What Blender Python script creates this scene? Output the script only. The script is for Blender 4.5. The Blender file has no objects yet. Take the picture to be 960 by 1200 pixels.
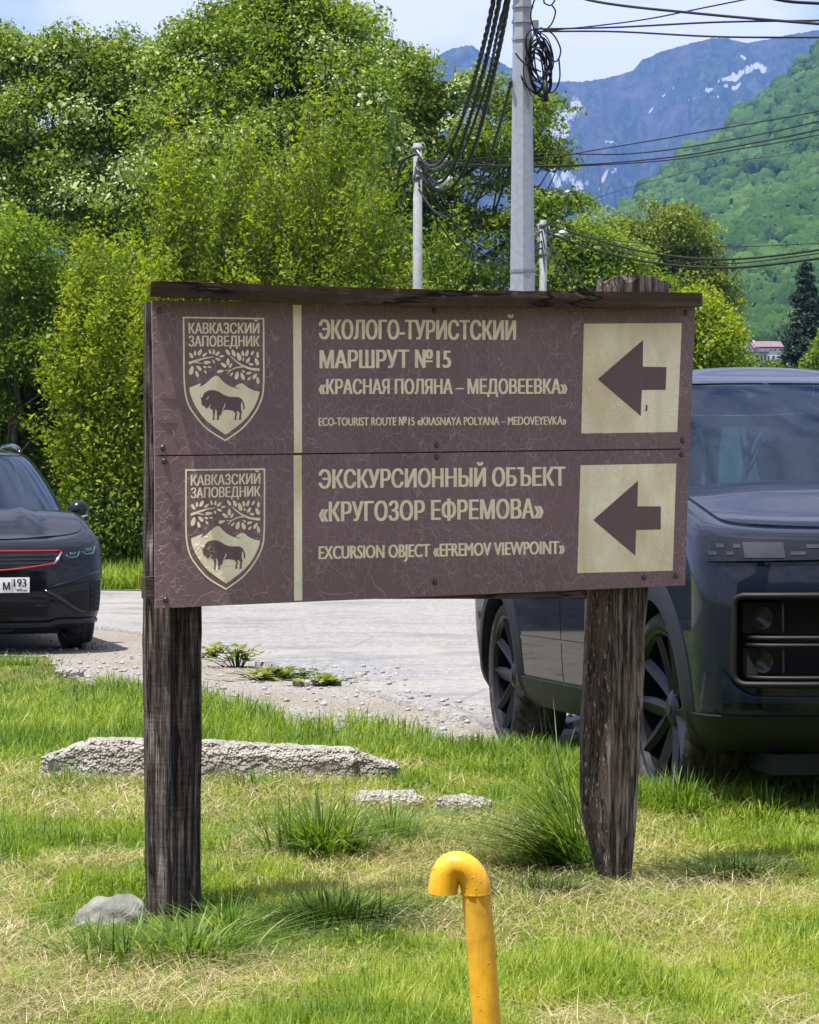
import bpy, bmesh, math, random
import numpy as np
from mathutils import Vector, Matrix, Quaternion
from mathutils import noise as mnoise
from mathutils.geometry import tessellate_polygon

SC = bpy.context.scene
COL = SC.collection
R = math.radians

# ------------------------------------------------------------------ camera, sky, sun, exposure
FPX = 2850.0            # focal length in pixels of the 960 px wide photograph
EYE = 1.21              # eye height
HOR = 577.0             # image row of the horizon
cam_d = bpy.data.cameras.new('camera'); cam = bpy.data.objects.new('camera', cam_d); COL.objects.link(cam)
cam.location = (0, 0, EYE); cam.rotation_euler = (R(90), 0, 0)
cam_d.sensor_fit = 'HORIZONTAL'; cam_d.sensor_width = 36.0; cam_d.lens = 36.0 * FPX / 960.0
cam_d.shift_y = -(600.0 - HOR) / 960.0
cam_d.clip_start = 0.1; cam_d.clip_end = 20000
SC.camera = cam

SUNV = Vector((-0.909 * 0.29 + 0.4155 * 0.075, -0.4155 * 0.29 - 0.909 * 0.075, 0.955)).normalized()
SUN_EL = math.asin(SUNV.z); SUN_AZ = math.atan2(SUNV.x, SUNV.y)
sun_d = bpy.data.lights.new('sun', 'SUN'); sun = bpy.data.objects.new('sun', sun_d); COL.objects.link(sun)
sun_d.energy = 5.0; sun_d.angle = R(0.53); sun_d.color = (1.0, 0.955, 0.89)
sun.rotation_euler = SUNV.to_track_quat('Z', 'Y').to_euler(); sun.location = (-30, -20, 80)

world = bpy.data.worlds.new('World'); SC.world = world; world.use_nodes = True
wt = world.node_tree; wt.nodes.clear()
w_out = wt.nodes.new('ShaderNodeOutputWorld'); w_bg = wt.nodes.new('ShaderNodeBackground')
w_sky = wt.nodes.new('ShaderNodeTexSky'); w_sky.sky_type = 'NISHITA'; w_sky.sun_disc = False
w_sky.sun_elevation = SUN_EL; w_sky.sun_rotation = SUN_AZ; w_sky.air_density = 1.0; w_sky.dust_density = 1.2; w_sky.ozone_density = 1.0
w_tc = wt.nodes.new('ShaderNodeTexCoord'); w_map = wt.nodes.new('ShaderNodeMapping'); w_map.inputs['Scale'].default_value = (1.0, 1.0, 2.2)
w_map.inputs['Location'].default_value = (0.35, 0.1, 0.2)
w_no = wt.nodes.new('ShaderNodeTexNoise'); w_no.inputs['Scale'].default_value = 7.0; w_no.inputs['Detail'].default_value = 9; w_no.inputs['Roughness'].default_value = 0.55
w_rp = wt.nodes.new('ShaderNodeValToRGB'); w_rp.color_ramp.elements[0].position = 0.34; w_rp.color_ramp.elements[1].position = 0.56
w_mix = wt.nodes.new('ShaderNodeMixRGB'); w_mix.inputs[2].default_value = (7.7, 7.4, 8.1, 1)   # sunlit cloud
w_m = wt.nodes.new('ShaderNodeMath'); w_m.operation = 'MULTIPLY'; w_m.inputs[1].default_value = 0.85
wt.links.new(w_tc.outputs['Generated'], w_map.inputs[0]); wt.links.new(w_map.outputs[0], w_no.inputs['Vector'])
wt.links.new(w_no.outputs['Fac'], w_rp.inputs[0]); wt.links.new(w_rp.outputs[0], w_m.inputs[0]); wt.links.new(w_m.outputs[0], w_mix.inputs[0])
wt.links.new(w_sky.outputs[0], w_mix.inputs[1]); wt.links.new(w_mix.outputs[0], w_bg.inputs[0])
w_bg.inputs[1].default_value = 0.078
wt.links.new(w_bg.outputs[0], w_out.inputs[0])

SC.view_settings.view_transform = 'Standard'; SC.view_settings.look = 'None'
SC.view_settings.exposure = 1.12; SC.view_settings.gamma = 1.0; SC.view_settings.use_curve_mapping = False
SC.render.engine = 'CYCLES'
SC.cycles.use_denoising = True
SC.cycles.max_bounces = 8; SC.cycles.transparent_max_bounces = 12; SC.cycles.volume_bounces = 1
SC.cycles.caustics_reflective = False; SC.cycles.caustics_refractive = False

# ------------------------------------------------------------------ helpers
def at(px, py, Y):
    return Vector(((px - 480.0) / FPX * Y, Y, EYE + (HOR - py) / FPX * Y))
def sstep(a, b, x):
    t = np.clip((x - a) / (b - a), 0, 1); return t * t * (3 - 2 * t)
def zg(X, Y):
    """ground height"""
    z = -0.05 * sstep(10.5, 12.5, Y)
    z = z + 0.012 * np.sin(X * 2.1 + Y * 1.3) * np.sin(Y * 1.7 - X * 0.9) * (1 - sstep(9, 11, Y))
    z = z - 0.055*np.exp(-((X - 0.48)**2 + (Y - 12.5)**2)/0.9) - 0.055*np.exp(-((X - 2.3)**2 + (Y - 12.8)**2)/0.9)
    z = z - 0.035*np.exp(-((X + 0.63)**2 + (Y - 6.9)**2)/0.16) - 0.035*np.exp(-((X - 0.60)**2 + (Y - 7.55)**2)/0.16)
    return z
def hash01(a, b, c=0):
    a = a.astype(np.int64); b = b.astype(np.int64)
    h = (a * 374761393 + b * 668265263 + int(c) * 974634777) & 0xFFFFFFFF
    h = ((h ^ (h >> 13)) * 1274126177) & 0xFFFFFFFF
    return ((h ^ (h >> 16)) & 0xFFFFFF) / float(0xFFFFFF)
def vnoise(x, y, seed=0):
    xi = np.floor(x); yi = np.floor(y); fx = x - xi; fy = y - yi
    fx = fx * fx * (3 - 2 * fx); fy = fy * fy * (3 - 2 * fy)
    a = hash01(xi, yi, seed); b = hash01(xi + 1, yi, seed); c = hash01(xi, yi + 1, seed); d = hash01(xi + 1, yi + 1, seed)
    return a + (b - a) * fx + (c - a) * fy + (a - b - c + d) * fx * fy
def fbm(x, y, seed=0, octv=5, rough=0.5):
    s = 0; amp = 1; tot = 0
    for k in range(octv):
        s = s + amp * vnoise(x, y, seed + k * 17); tot += amp; amp *= rough; x = x * 2.03 + 5.1; y = y * 2.03 + 9.7
    return s / tot

def tag(o, label=None, cat=None, group=None, kind=None):
    if label: o['label'] = label
    if cat: o['category'] = cat
    if group: o['group'] = group
    if kind: o['kind'] = kind
    return o
def thing(name, label, cat, loc=(0, 0, 0), rz=0.0, group=None, rot=None):
    o = bpy.data.objects.new(name, None); COL.objects.link(o); o.location = loc
    o.rotation_euler = rot if rot else (0, 0, rz); o.empty_display_size = 0.2
    return tag(o, label, cat, group)
def link(name, me, mats, parent=None, loc=None, rot=None):
    o = bpy.data.objects.new(name, me); COL.objects.link(o)
    if not isinstance(mats, (list, tuple)): mats = [mats]
    if not me.materials:
        for m in mats: me.materials.append(m)
    if parent is not None: o.parent = parent
    if loc is not None: o.location = loc
    if rot is not None: o.rotation_euler = rot
    return o
def fast_mesh(name, V, Fc, smooth=False, attr=None):
    """V (n,3), Fc (m,k) same-size faces"""
    me = bpy.data.meshes.new(name)
    V = np.asarray(V, dtype=np.float32); Fc = np.asarray(Fc, dtype=np.int32)
    n, k = Fc.shape
    me.vertices.add(len(V)); me.vertices.foreach_set('co', V.ravel())
    me.loops.add(n * k); me.loops.foreach_set('vertex_index', Fc.ravel())
    me.polygons.add(n); me.polygons.foreach_set('loop_start', np.arange(0, n * k, k, dtype=np.int32))
    me.polygons.foreach_set('loop_total', np.full(n, k, dtype=np.int32))
    if smooth: me.polygons.foreach_set('use_smooth', np.ones(n, dtype=bool))
    me.update(calc_edges=True)
    if attr is not None:
        for an, av in attr.items():
            dom = 'FACE' if len(av) == n else 'POINT'
            a = me.attributes.new(an, 'FLOAT', dom); a.data.foreach_set('value', np.asarray(av, dtype=np.float32))
    return me

class MB:
    def __init__(s): s.v = []; s.f = []; s.m = []; s.cur = 0
    def add(s, vs, fs):
        b = len(s.v); s.v += [tuple(p) for p in vs]
        for f in fs: s.f.append(tuple(b + i for i in f)); s.m.append(s.cur)
    def box(s, lo, hi, M=None):
        x0, y0, z0 = lo; x1, y1, z1 = hi
        vs = [Vector(p) for p in ((x0,y0,z0),(x1,y0,z0),(x1,y1,z0),(x0,y1,z0),(x0,y0,z1),(x1,y0,z1),(x1,y1,z1),(x0,y1,z1))]
        if M: vs = [M @ p for p in vs]
        s.add(vs, [(0,3,2,1),(4,5,6,7),(0,1,5,4),(1,2,6,5),(2,3,7,6),(3,0,4,7)])
    def grid(s, rows, closed_u=False):
        """rows: list of lists of points"""
        n = len(rows); k = len(rows[0]); vs = [p for r in rows for p in r]; fs = []
        for i in range(n - 1):
            for j in range(k - (0 if closed_u else 1)):
                j2 = (j + 1) % k
                fs.append((i*k+j, i*k+j2, (i+1)*k+j2, (i+1)*k+j))
        s.add(vs, fs)
    def tube(s, pts, r, sides=6, cap=True):
        pts = [Vector(p) for p in pts]; n = len(pts)
        rad = r if isinstance(r, (list, tuple)) else [r] * n
        rows = []; up = Vector((0.13, 0.21, 1)).normalized()
        for i, p in enumerate(pts):
            d = (pts[min(i+1, n-1)] - pts[max(i-1, 0)]).normalized()
            if i == 0: a = d.cross(up if abs(d.dot(up)) < 0.95 else Vector((1, 0, 0))).normalized()
            else:
                a = (a - d * a.dot(d)).normalized()
            b = d.cross(a)
            rows.append([p + (a * math.cos(t) + b * math.sin(t)) * rad[i] for t in (2*math.pi*k/sides for k in range(sides))])
        s.grid(rows, True)
        if cap:
            b0 = len(s.v)
            s.add(rows[0], [tuple(range(sides))[::-1]]); s.add(rows[-1], [tuple(range(sides))])
    def prism(s, poly, y0, y1, f=None):
        """polygon in (x,z), extruded from y0 to y1"""
        n = len(poly); vs = [(p[0], y0, p[1]) for p in poly] + [(p[0], y1, p[1]) for p in poly]
        s.add(vs, [tuple(range(n)), tuple(range(2*n-1, n-1, -1))] + [(i, (i+1) % n + 0, (i+1) % n + n, i + n)[::-1] for i in range(n)])
    def lathe(s, prof, axis='y', n=32, closed=False, M=None):
        rows = []
        for r, h in prof:
            row = []
            for k in range(n):
                t = 2*math.pi*k/n
                p = Vector((r*math.cos(t), h, r*math.sin(t))) if axis == 'y' else Vector((r*math.cos(t), r*math.sin(t), h))
                row.append(M @ p if M else p)
            rows.append(row)
        if closed: rows.append(rows[0])
        s.grid(rows, True)
    def build(s, name, mats, parent=None, smooth=False, angle=None, loc=None, rot=None, clean=True):
        me = bpy.data.meshes.new(name); me.from_pydata(s.v, [], s.f)
        if not isinstance(mats, (list, tuple)): mats = [mats]
        for m in mats: me.materials.append(m)
        if len(mats) > 1: me.polygons.foreach_set('material_index', s.m)
        bm = bmesh.new(); bm.from_mesh(me)
        if clean: bmesh.ops.remove_doubles(bm, verts=bm.verts, dist=1e-5)
        bmesh.ops.recalc_face_normals(bm, faces=bm.faces)
        if smooth:
            for f in bm.faces: f.smooth = True
            if angle:
                for e in bm.edges:
                    if len(e.link_faces) == 2 and e.calc_face_angle(0) > R(angle): e.smooth = False
        bm.to_mesh(me); bm.free()
        return link(name, me, [], parent, loc, rot)
def copy_tree(o, parent=None):
    c = o.copy(); COL.objects.link(c)
    if parent is not None: c.parent = parent
    for ch in list(o.children): copy_tree(ch, c)
    return c

# ------------------------------------------------------------------ materials
class NT:
    def __init__(s, name):
        s.mat = bpy.data.materials.new(name); s.mat.use_nodes = True; s.t = s.mat.node_tree
        s.b = s.t.nodes['Principled BSDF']; s.out = s.t.nodes['Material Output']; s._tc = None
    def n(s, typ, ins=None, **props):
        nd = s.t.nodes.new(typ)
        for k, v in props.items(): setattr(nd, k, v)
        for k, v in (ins or {}).items(): s.set(nd, k, v)
        return nd
    def set(s, nd, k, v):
        i = nd.inputs[k]
        if hasattr(v, 'is_linked') or isinstance(v, bpy.types.NodeSocket): s.t.links.new(v, i)
        elif isinstance(v, (tuple, list)) and len(v) == 3 and i.type == 'RGBA': i.default_value = (*v, 1)
        else: i.default_value = v
    def tc(s, which='Object'):
        if not s._tc: s._tc = s.n('ShaderNodeTexCoord')
        return s._tc.outputs[which]
    def mapped(s, scale, loc=(0, 0, 0), rot=(0, 0, 0)):
        return s.n('ShaderNodeMapping', {'Vector': s.tc(), 'Scale': scale, 'Location': loc, 'Rotation': rot}).outputs[0]
    def noise(s, scale, detail=5, rough=0.55, vec=None, dist=0.0):
        return s.n('ShaderNodeTexNoise', {'Vector': vec or s.tc(), 'Scale': scale, 'Detail': detail, 'Roughness': rough, 'Distortion': dist}).outputs['Fac']
    def voro(s, scale, vec=None, feature='F1', rnd=1.0):
        return s.n('ShaderNodeTexVoronoi', {'Vector': vec or s.tc(), 'Scale': scale, 'Randomness': rnd}, feature=feature).outputs['Distance']
    def ramp(s, fac, stops):
        r = s.n('ShaderNodeValToRGB', {'Fac': fac}); cr = r.color_ramp
        while len(cr.elements) < len(stops): cr.elements.new(0.5)
        for e, (p, c) in zip(cr.elements, stops):
            e.position = p; e.color = (*c, 1) if isinstance(c, (tuple, list)) else (c, c, c, 1)
        return r.outputs[0]
    def mix(s, fac, a, b, blend='MIX'):
        m = s.n('ShaderNodeMixRGB', {'Fac': fac}, blend_type=blend); s.set(m, 1, a); s.set(m, 2, b); return m.outputs[0]
    def math(s, op, a, b=0.0):
        m = s.n('ShaderNodeMath', operation=op); s.set(m, 0, a); s.set(m, 1, b); return m.outputs[0]
    def bump(s, h, strength=0.3, dist=0.01):
        nd = s.n('ShaderNodeBump', {'Height': h, 'Strength': strength, 'Distance': dist}); s.set(s.b, 'Normal', nd.outputs[0]); return nd
    def p(s, **kw):
        for k, v in kw.items(): s.set(s.b, k.replace('_', ' '), v)
        return s
def simple(name, col, rough=0.5, *a_, spec=0.5, **k_):
    m = simple0(name, col, rough, *a_, **k_); m.node_tree.nodes['Principled BSDF'].inputs['Specular IOR Level'].default_value = spec; return m
def simple0(name, col, rough=0.5, metal=0.0, var=0.12, scale=8.0, bump=0.0, bscale=60.0, coat=0.0):
    t = NT(name); n = t.noise(scale, 4)
    lo = tuple(c * (1 - var) for c in col); hi = tuple(min(1, c * (1 + var)) for c in col)
    t.p(Base_Color=t.ramp(n, [(0.3, lo), (0.7, hi)]), Roughness=rough, Metallic=metal, Coat_Weight=coat, Coat_Roughness=0.05)
    if bump: t.bump(t.noise(bscale, 3), bump, 0.005)
    return t.mat
def leaf_mat(name, stops, trans=0.35, rough=0.5, spec=0.3):
    t = NT(name)
    a = t.n('ShaderNodeAttribute', attribute_name='rnd').outputs['Fac']
    c = t.ramp(a, stops)
    t.p(Base_Color=c, Roughness=rough, Specular_IOR_Level=spec)
    tr = t.n('ShaderNodeBsdfTranslucent', {'Color': t.mix(1.0, c, (1.25, 1.3, 0.55), 'MULTIPLY')})
    mx = t.n('ShaderNodeMixShader', {'Fac': trans}); t.t.links.new(t.b.outputs[0], mx.inputs[1]); t.t.links.new(tr.outputs[0], mx.inputs[2])
    t.t.links.new(mx.outputs[0], t.out.inputs[0])
    return t.mat
def wood_mat(name, stops, streak=(60, 60, 2.2), bump=0.6, saw=0.0, fleck=None):
    t = NT(name); v = t.mapped(streak)
    n1 = t.noise(1.0, 8, 0.65, v, 0.4); n2 = t.noise(9, 5, 0.65); n3 = t.noise(1.0, 3, 0.5, t.mapped((streak[0]*0.18, streak[1]*0.18, streak[2]*0.4)))
    f = t.math('ADD', t.math('MULTIPLY', n1, 0.66), t.math('ADD', t.math('MULTIPLY', n2, 0.17), t.math('MULTIPLY', n3, 0.2)))
    h = f
    if saw:
        wv = t.mapped((9, 9, 130)); sw = t.noise(1.0, 3, 0.6, wv)
        f = t.math('ADD', f, t.math('MULTIPLY', t.math('SUBTRACT', sw, 0.5), saw)); h = f
    c = t.ramp(f, stops)
    ck = t.noise(1.0, 4, 0.6, t.mapped((streak[0]*0.45, streak[1]*0.45, streak[2]*0.30), loc=(7, 1, 3)), 0.3); ck = t.ramp(t.math('ABSOLUTE', t.math('SUBTRACT', ck, 0.5)), [(0.0, 1.0), (0.022, 0.0)])
    c = t.mix(ck, c, tuple(0.25*q for q in stops[0][1])); h = t.math('SUBTRACT', h, t.math('MULTIPLY', ck, 0.6))
    if fleck:
        fl = t.noise(1.0, 4, 0.7, t.mapped((streak[0]*1.6, streak[1]*1.6, streak[2]*3.2), loc=(4, 2, 8)))
        c = t.mix(t.ramp(fl, [(0.58, 0.0), (0.64, 0.8)]), c, fleck)
        h = t.math('ADD', h, t.math('MULTIPLY', fl, 0.5))
    t.p(Base_Color=c, Roughness=0.85, Specular_IOR_Level=0.25); t.bump(h, bump, 0.012)
    return t.mat
MT = {}
def m_ground():
    t = NT('soil_and_thatch'); n = t.noise(2.2, 6, 0.6); n2 = t.noise(60, 5, 0.7)
    c = t.ramp(n, [(0.38, (0.055, 0.075, 0.018)), (0.54, (0.11, 0.105, 0.04)), (0.70, (0.26, 0.21, 0.11))])
    c = t.mix(t.ramp(n2, [(0.38, 0.75), (0.55, 0.0)]), c, (0.10, 0.085, 0.045))
    t.p(Base_Color=c, Roughness=0.95, Specular_IOR_Level=0.1); t.bump(n2, 0.8, 0.02); return t.mat
MT['ground'] = m_ground()
def m_gravel():
    t = NT('gravel'); v = t.voro(75); v2 = t.voro(32); n = t.noise(1.1, 5)
    col = t.n('ShaderNodeTexVoronoi', {'Vector': t.tc(), 'Scale': 75.0}).outputs['Color']
    g = t.ramp(t.noise(40, 4, 0.7), [(0.3, (0.12, 0.11, 0.10)), (0.52, (0.30, 0.28, 0.26)), (0.75, (0.48, 0.46, 0.43))])
    g = t.mix(t.ramp(n, [(0.4, 0.0), (0.62, 0.55)]), g, (0.24, 0.20, 0.14))
    t.p(Base_Color=g, Roughness=0.9, Specular_IOR_Level=0.2); t.bump(t.math('ADD', v, t.math('MULTIPLY', v2, 0.6)), 1.0, 0.018); return t.mat
MT['gravel'] = m_gravel()
def m_road():
    t = NT('worn_asphalt'); n = t.noise(0.5, 6, 0.6); f = t.math('ADD', t.math('MULTIPLY', t.noise(85, 4, 0.75), 0.5), t.math('MULTIPLY', t.noise(16, 6, 0.8), 0.5)); v = t.voro(60)
    c = t.ramp(f, [(0.38, (0.08, 0.08, 0.082)), (0.5, (0.21, 0.21, 0.213)), (0.62, (0.37, 0.37, 0.372))])
    c = t.mix(t.ramp(n, [(0.38, 0.0), (0.65, 0.5)]), c, (0.30, 0.275, 0.245))
    pv = t.noise(0.9, 4, 0.6, vec=t.mapped((1, 1.3, 1)))
    c = t.mix(t.ramp(pv, [(0.52, 0.0), (0.64, 0.5)]), c, (0.13, 0.13, 0.13))
    tk = t.noise(1.0, 4, 0.7, t.mapped((0.25, 2.2, 1), rot=(0, 0, 0.25))); c = t.mix(t.ramp(tk, [(0.56, 0.0), (0.70, 0.4)]), c, (0.12, 0.115, 0.11))
    crk = t.voro(0.55, vec=t.mapped((1, 1.6, 1)), feature='DISTANCE_TO_EDGE')
    c = t.mix(t.ramp(crk, [(0.0, 0.7), (0.012, 0.0)]), c, (0.14, 0.13, 0.12))
    t.p(Base_Color=c, Roughness=0.9, Specular_IOR_Level=0.2); t.bump(t.math('ADD', v, f), 0.8, 0.012); return t.mat
MT['road'] = m_road()
MT['pebble'] = simple('pale_pebble', (0.30, 0.285, 0.265), 0.9, var=0.4, scale=6.0)
MT['verge'] = simple('verge_soil', (0.13, 0.19, 0.035), 0.95, var=0.4, scale=3.0)
MT['grass'] = leaf_mat('grass_blade', [(0.0, (0.055, 0.12, 0.010)), (0.4, (0.15, 0.235, 0.018)), (0.75, (0.28, 0.35, 0.04)), (1.0, (0.46, 0.45, 0.14))], 0.45)
MT['grass_deep'] = leaf_mat('tuft_blade', [(0.0, (0.035, 0.085, 0.010)), (0.5, (0.09, 0.17, 0.018)), (0.85, (0.18, 0.26, 0.035)), (1.0, (0.42, 0.38, 0.16))], 0.45)
MT['grass_shadow'] = leaf_mat('shadow_coloured_blade', [(0.0, (0.018, 0.045, 0.008)), (0.7, (0.05, 0.09, 0.016)), (1.0, (0.13, 0.17, 0.05))], 0.25, 0.8, 0.1)  # blade colour darkened to stand in for the board's shadow on the lawn
MT['straw'] = leaf_mat('straw_blade', [(0.0, (0.22, 0.17, 0.075)), (0.5, (0.42, 0.34, 0.18)), (1.0, (0.64, 0.56, 0.36))], 0.3)
def m_concrete():
    t = NT('rough_concrete'); v = t.voro(38); v2 = t.voro(90); n = t.noise(9, 6, 0.65)
    c = t.ramp(n, [(0.3, (0.30, 0.28, 0.245)), (0.5, (0.48, 0.455, 0.41)), (0.7, (0.62, 0.59, 0.54))])
    c = t.mix(t.ramp(v2, [(0.1, 0.0), (0.5, 0.5)]), c, (0.2, 0.18, 0.155))
    t.p(Base_Color=c, Roughness=0.95, Specular_IOR_Level=0.15); t.bump(t.math('ADD', v, t.math('MULTIPLY', v2, 0.5)), 1.0, 0.03); return t.mat
MT['concrete'] = m_concrete()
def m_rock():
    t = NT('field_stone'); n = t.noise(1, 6, 0.6, t.mapped((8, 8, 30), rot=(0.5, 0.3, 0))); n2 = t.noise(14, 5)
    c = t.ramp(n, [(0.3, (0.07, 0.075, 0.065)), (0.55, (0.17, 0.175, 0.15)), (0.75, (0.28, 0.275, 0.24))])
    t.p(Base_Color=c, Roughness=0.9); t.bump(t.math('ADD', n, n2), 0.8, 0.02); return t.mat
MT['rock'] = m_rock()
MT['post_dark'] = wood_mat('dark_post_wood', [(0.38, (0.008, 0.006, 0.005)), (0.48, (0.034, 0.025, 0.022)), (0.56, (0.10, 0.082, 0.074)), (0.66, (0.30, 0.275, 0.255))], (95, 95, 5.0), 1.0, 0.11)
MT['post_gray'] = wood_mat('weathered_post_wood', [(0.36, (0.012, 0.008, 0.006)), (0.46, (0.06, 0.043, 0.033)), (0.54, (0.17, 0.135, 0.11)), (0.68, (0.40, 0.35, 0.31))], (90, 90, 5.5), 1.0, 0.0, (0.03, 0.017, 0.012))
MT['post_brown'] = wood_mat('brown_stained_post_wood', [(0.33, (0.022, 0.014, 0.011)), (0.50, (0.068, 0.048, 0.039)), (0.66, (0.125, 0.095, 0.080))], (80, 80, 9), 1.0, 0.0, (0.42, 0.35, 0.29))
MT['plank'] = wood_mat('dark_plank_wood', [(0.3, (0.02, 0.014, 0.012)), (0.55, (0.075, 0.05, 0.042)), (0.66, (0.13, 0.10, 0.085)), (0.78, (0.42, 0.36, 0.24))], (2.4, 22, 30), 0.6)

def cracked(name, base, crack, amt, rough, stain=None):
    t = NT(name)
    w = t.n('ShaderNodeTexNoise', {'Vector': t.tc(), 'Scale': 14.0, 'Detail': 3}).outputs['Color']
    vv = t.n('ShaderNodeMixRGB', {'Fac': 0.045}, blend_type='ADD'); t.set(vv, 1, t.mapped((1, 1, 0.72))); t.set(vv, 2, w)
    e1 = t.voro(46, vec=vv.outputs[0], feature='DISTANCE_TO_EDGE'); e2 = t.voro(13, vec=vv.outputs[0], feature='DISTANCE_TO_EDGE')
    m1 = t.ramp(t.noise(5.0, 3), [(0.36, 0.1), (0.56, 1.0)]); m2 = t.ramp(t.noise(3.2, 2, vec=t.mapped((1, 1, 1), loc=(3, 1, 7))), [(0.40, 0.15), (0.58, 1.0)])
    l1 = t.math('MULTIPLY', t.ramp(e1, [(0.0, 1.0), (0.05, 0.0)]), m1); l2 = t.math('MULTIPLY', t.ramp(e2, [(0.0, 1.0), (0.018, 0.0)]), m2)
    l = t.math('MAXIMUM', l1, l2)
    n = t.noise(2.3, 5); lo = tuple(c * 0.82 for c in base); hi = tuple(c * 1.18 for c in base)
    c = t.ramp(n, [(0.3, lo), (0.7, hi)])
    if stain: c = t.mix(t.ramp(t.noise(6, 4, vec=t.mapped((1, 1, .6), loc=(9, 2, 4))), [(0.45, 0.0), (0.72, 0.75)]), c, stain)
    dr = t.noise(1.0, 5, 0.7, t.mapped((16, 16, 1.6), loc=(2, 5, 1))); c = t.mix(t.ramp(dr, [(0.52, 0.0), (0.78, 0.45)]), c, tuple(v*0.55 for v in base))
    bl = t.noise(3.5, 5, 0.75, t.mapped((1, 1, 1), loc=(7, 3, 5))); c = t.mix(t.ramp(bl, [(0.56, 0.0), (0.74, 0.35)]), c, tuple(min(1, v*1.35 + 0.02) for v in base))
    c = t.mix(t.math('MULTIPLY', l, amt), c, crack)
    t.p(Base_Color=c, Roughness=rough, Specular_IOR_Level=0.35); t.bump(l, 0.5, 0.003)
    return t.mat
MT['panel'] = cracked('cracked_brown_film', (0.185, 0.118, 0.130), (0.42, 0.31, 0.34), 0.62, 0.36)
MT['cream'] = cracked('cracked_cream_film', (0.90, 0.81, 0.60), (0.95, 0.89, 0.76), 0.6, 0.5, stain=(0.62, 0.45, 0.20))
MT['cream_ink'] = simple('cream_lettering', (0.90, 0.76, 0.56), 0.55, var=0.12, scale=30)
MT['brown_ink'] = cracked('brown_marks', (0.135, 0.086, 0.095), (0.28, 0.16, 0.17), 0.4, 0.45)
MT['curl'] = simple('curled_film_edge', (0.34, 0.25, 0.27), 0.5)
MT['screw'] = simple('dark_screw_steel', (0.10, 0.09, 0.085), 0.4, 0.8, 0.3, 200)
MT['rust'] = simple('rust_stain', (0.05, 0.022, 0.012), 0.9, var=0.5, scale=90)
def m_yellow():
    t = NT('yellow_paint'); n = t.noise(1, 5, 0.6, t.mapped((70, 70, 8))); w = t.noise(22, 6, 0.7)
    c = t.ramp(w, [(0.30, (0.56, 0.27, 0.010)), (0.5, (0.74, 0.39, 0.014)), (0.7, (0.80, 0.46, 0.03))])
    c = t.mix(t.ramp(n, [(0.5, 0.0), (0.75, 0.45)]), c, (0.50, 0.24, 0.012))
    sp = t.math('MULTIPLY', t.ramp(t.voro(70), [(0.0, 1.0), (0.16, 0.0)]), t.ramp(t.noise(9, 2), [(0.48, 0.0), (0.56, 1.0)]))
    chip = t.ramp(t.noise(48, 6, 0.75), [(0.66, 0.0), (0.70, 1.0)])
    c = t.mix(sp, c, (0.30, 0.13, 0.01)); c = t.mix(chip, c, (0.13, 0.045, 0.015))
    c = t.mix(t.ramp(t.noise(6, 4), [(0.45, 0.0), (0.75, 0.6)]), c, (0.38, 0.24, 0.07))
    t.p(Base_Color=c, Roughness=t.ramp(w, [(0.3, 0.34), (0.7, 0.55)]), Specular_IOR_Level=0.45); t.bump(t.math('ADD', n, t.math('MULTIPLY', sp, 1.5)), 0.5, 0.004); return t.mat
MT['yellow'] = m_yellow()
def m_paint(name, col, dust):
    t = NT(name); n = t.noise(3, 5); f = t.noise(160, 3, 0.7)
    c = t.mix(t.math('MULTIPLY', t.ramp(f, [(0.5, 0.0), (0.75, 1.0)]), dust), col, (0.20, 0.19, 0.17))
    t.p(Base_Color=c, Roughness=0.5, Metallic=0.0, Specular_IOR_Level=0.05, Coat_Weight=0.62, Coat_Roughness=t.ramp(n, [(0.3, 0.02), (0.7, 0.06)]), Coat_IOR=1.5); return t.mat
MT['suv_paint'] = m_paint('dark_navy_car_paint', (0.003, 0.0055, 0.014), 0.015)
MT['car_paint'] = m_paint('black_blue_car_paint', (0.0025, 0.004, 0.008), 0.01)
MT['plastic'] = simple('black_car_plastic', (0.008, 0.009, 0.010), 0.55, spec=0.25, var=0.2, scale=20, bump=0.05, bscale=400)
MT['plastic_gloss'] = simple('glossy_black_plastic', (0.006, 0.007, 0.009), 0.12, var=0.2)
MT['liner'] = simple('wheel_arch_liner', (0.006, 0.006, 0.006), 0.9)
def m_tyre():
    t = NT('tyre_rubber'); n = t.noise(25, 5, 0.65)
    t.p(Base_Color=t.ramp(n, [(0.35, (0.018, 0.017, 0.017)), (0.6, (0.06, 0.055, 0.048)), (0.8, (0.13, 0.12, 0.10))]), Roughness=0.85, Specular_IOR_Level=0.25); t.bump(n, 0.2, 0.003); return t.mat
MT['tyre'] = m_tyre()
MT['rim'] = simple('satin_black_rim', (0.006, 0.0065, 0.009), 0.34, 0.0, 0.2, 10, spec=0.25)
MT['disc'] = simple('brake_disc_steel', (0.25, 0.24, 0.23), 0.4, 0.9, 0.15, 30)
MT['chrome'] = simple('bright_trim', (0.55, 0.56, 0.60), 0.18, 0.9, 0.05)
MT['red_trim'] = simple('red_trim', (0.45, 0.015, 0.015), 0.35)
MT['lens'] = simple('lamp_lens', (0.30, 0.32, 0.36), 0.12, 0.5, 0.1, coat=1.0)
MT['lens_dark'] = simple('smoked_lamp_lens', (0.012, 0.014, 0.018), 0.08, 0.0, 0.1, coat=0.12, spec=0.2)
MT['cell'] = simple('dim_lamp_cell', (0.030, 0.032, 0.042), 0.12, 0.0, 0.2, coat=0.35, spec=0.35)
MT['dim'] = simple('unlit_reflector', (0.010, 0.011, 0.014), 0.25, spec=0.4)
MT['teal_lens'] = simple('teal_tinted_reflector', (0.02, 0.11, 0.13), 0.15, 0.3, 0.1, coat=1.0)
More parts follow.
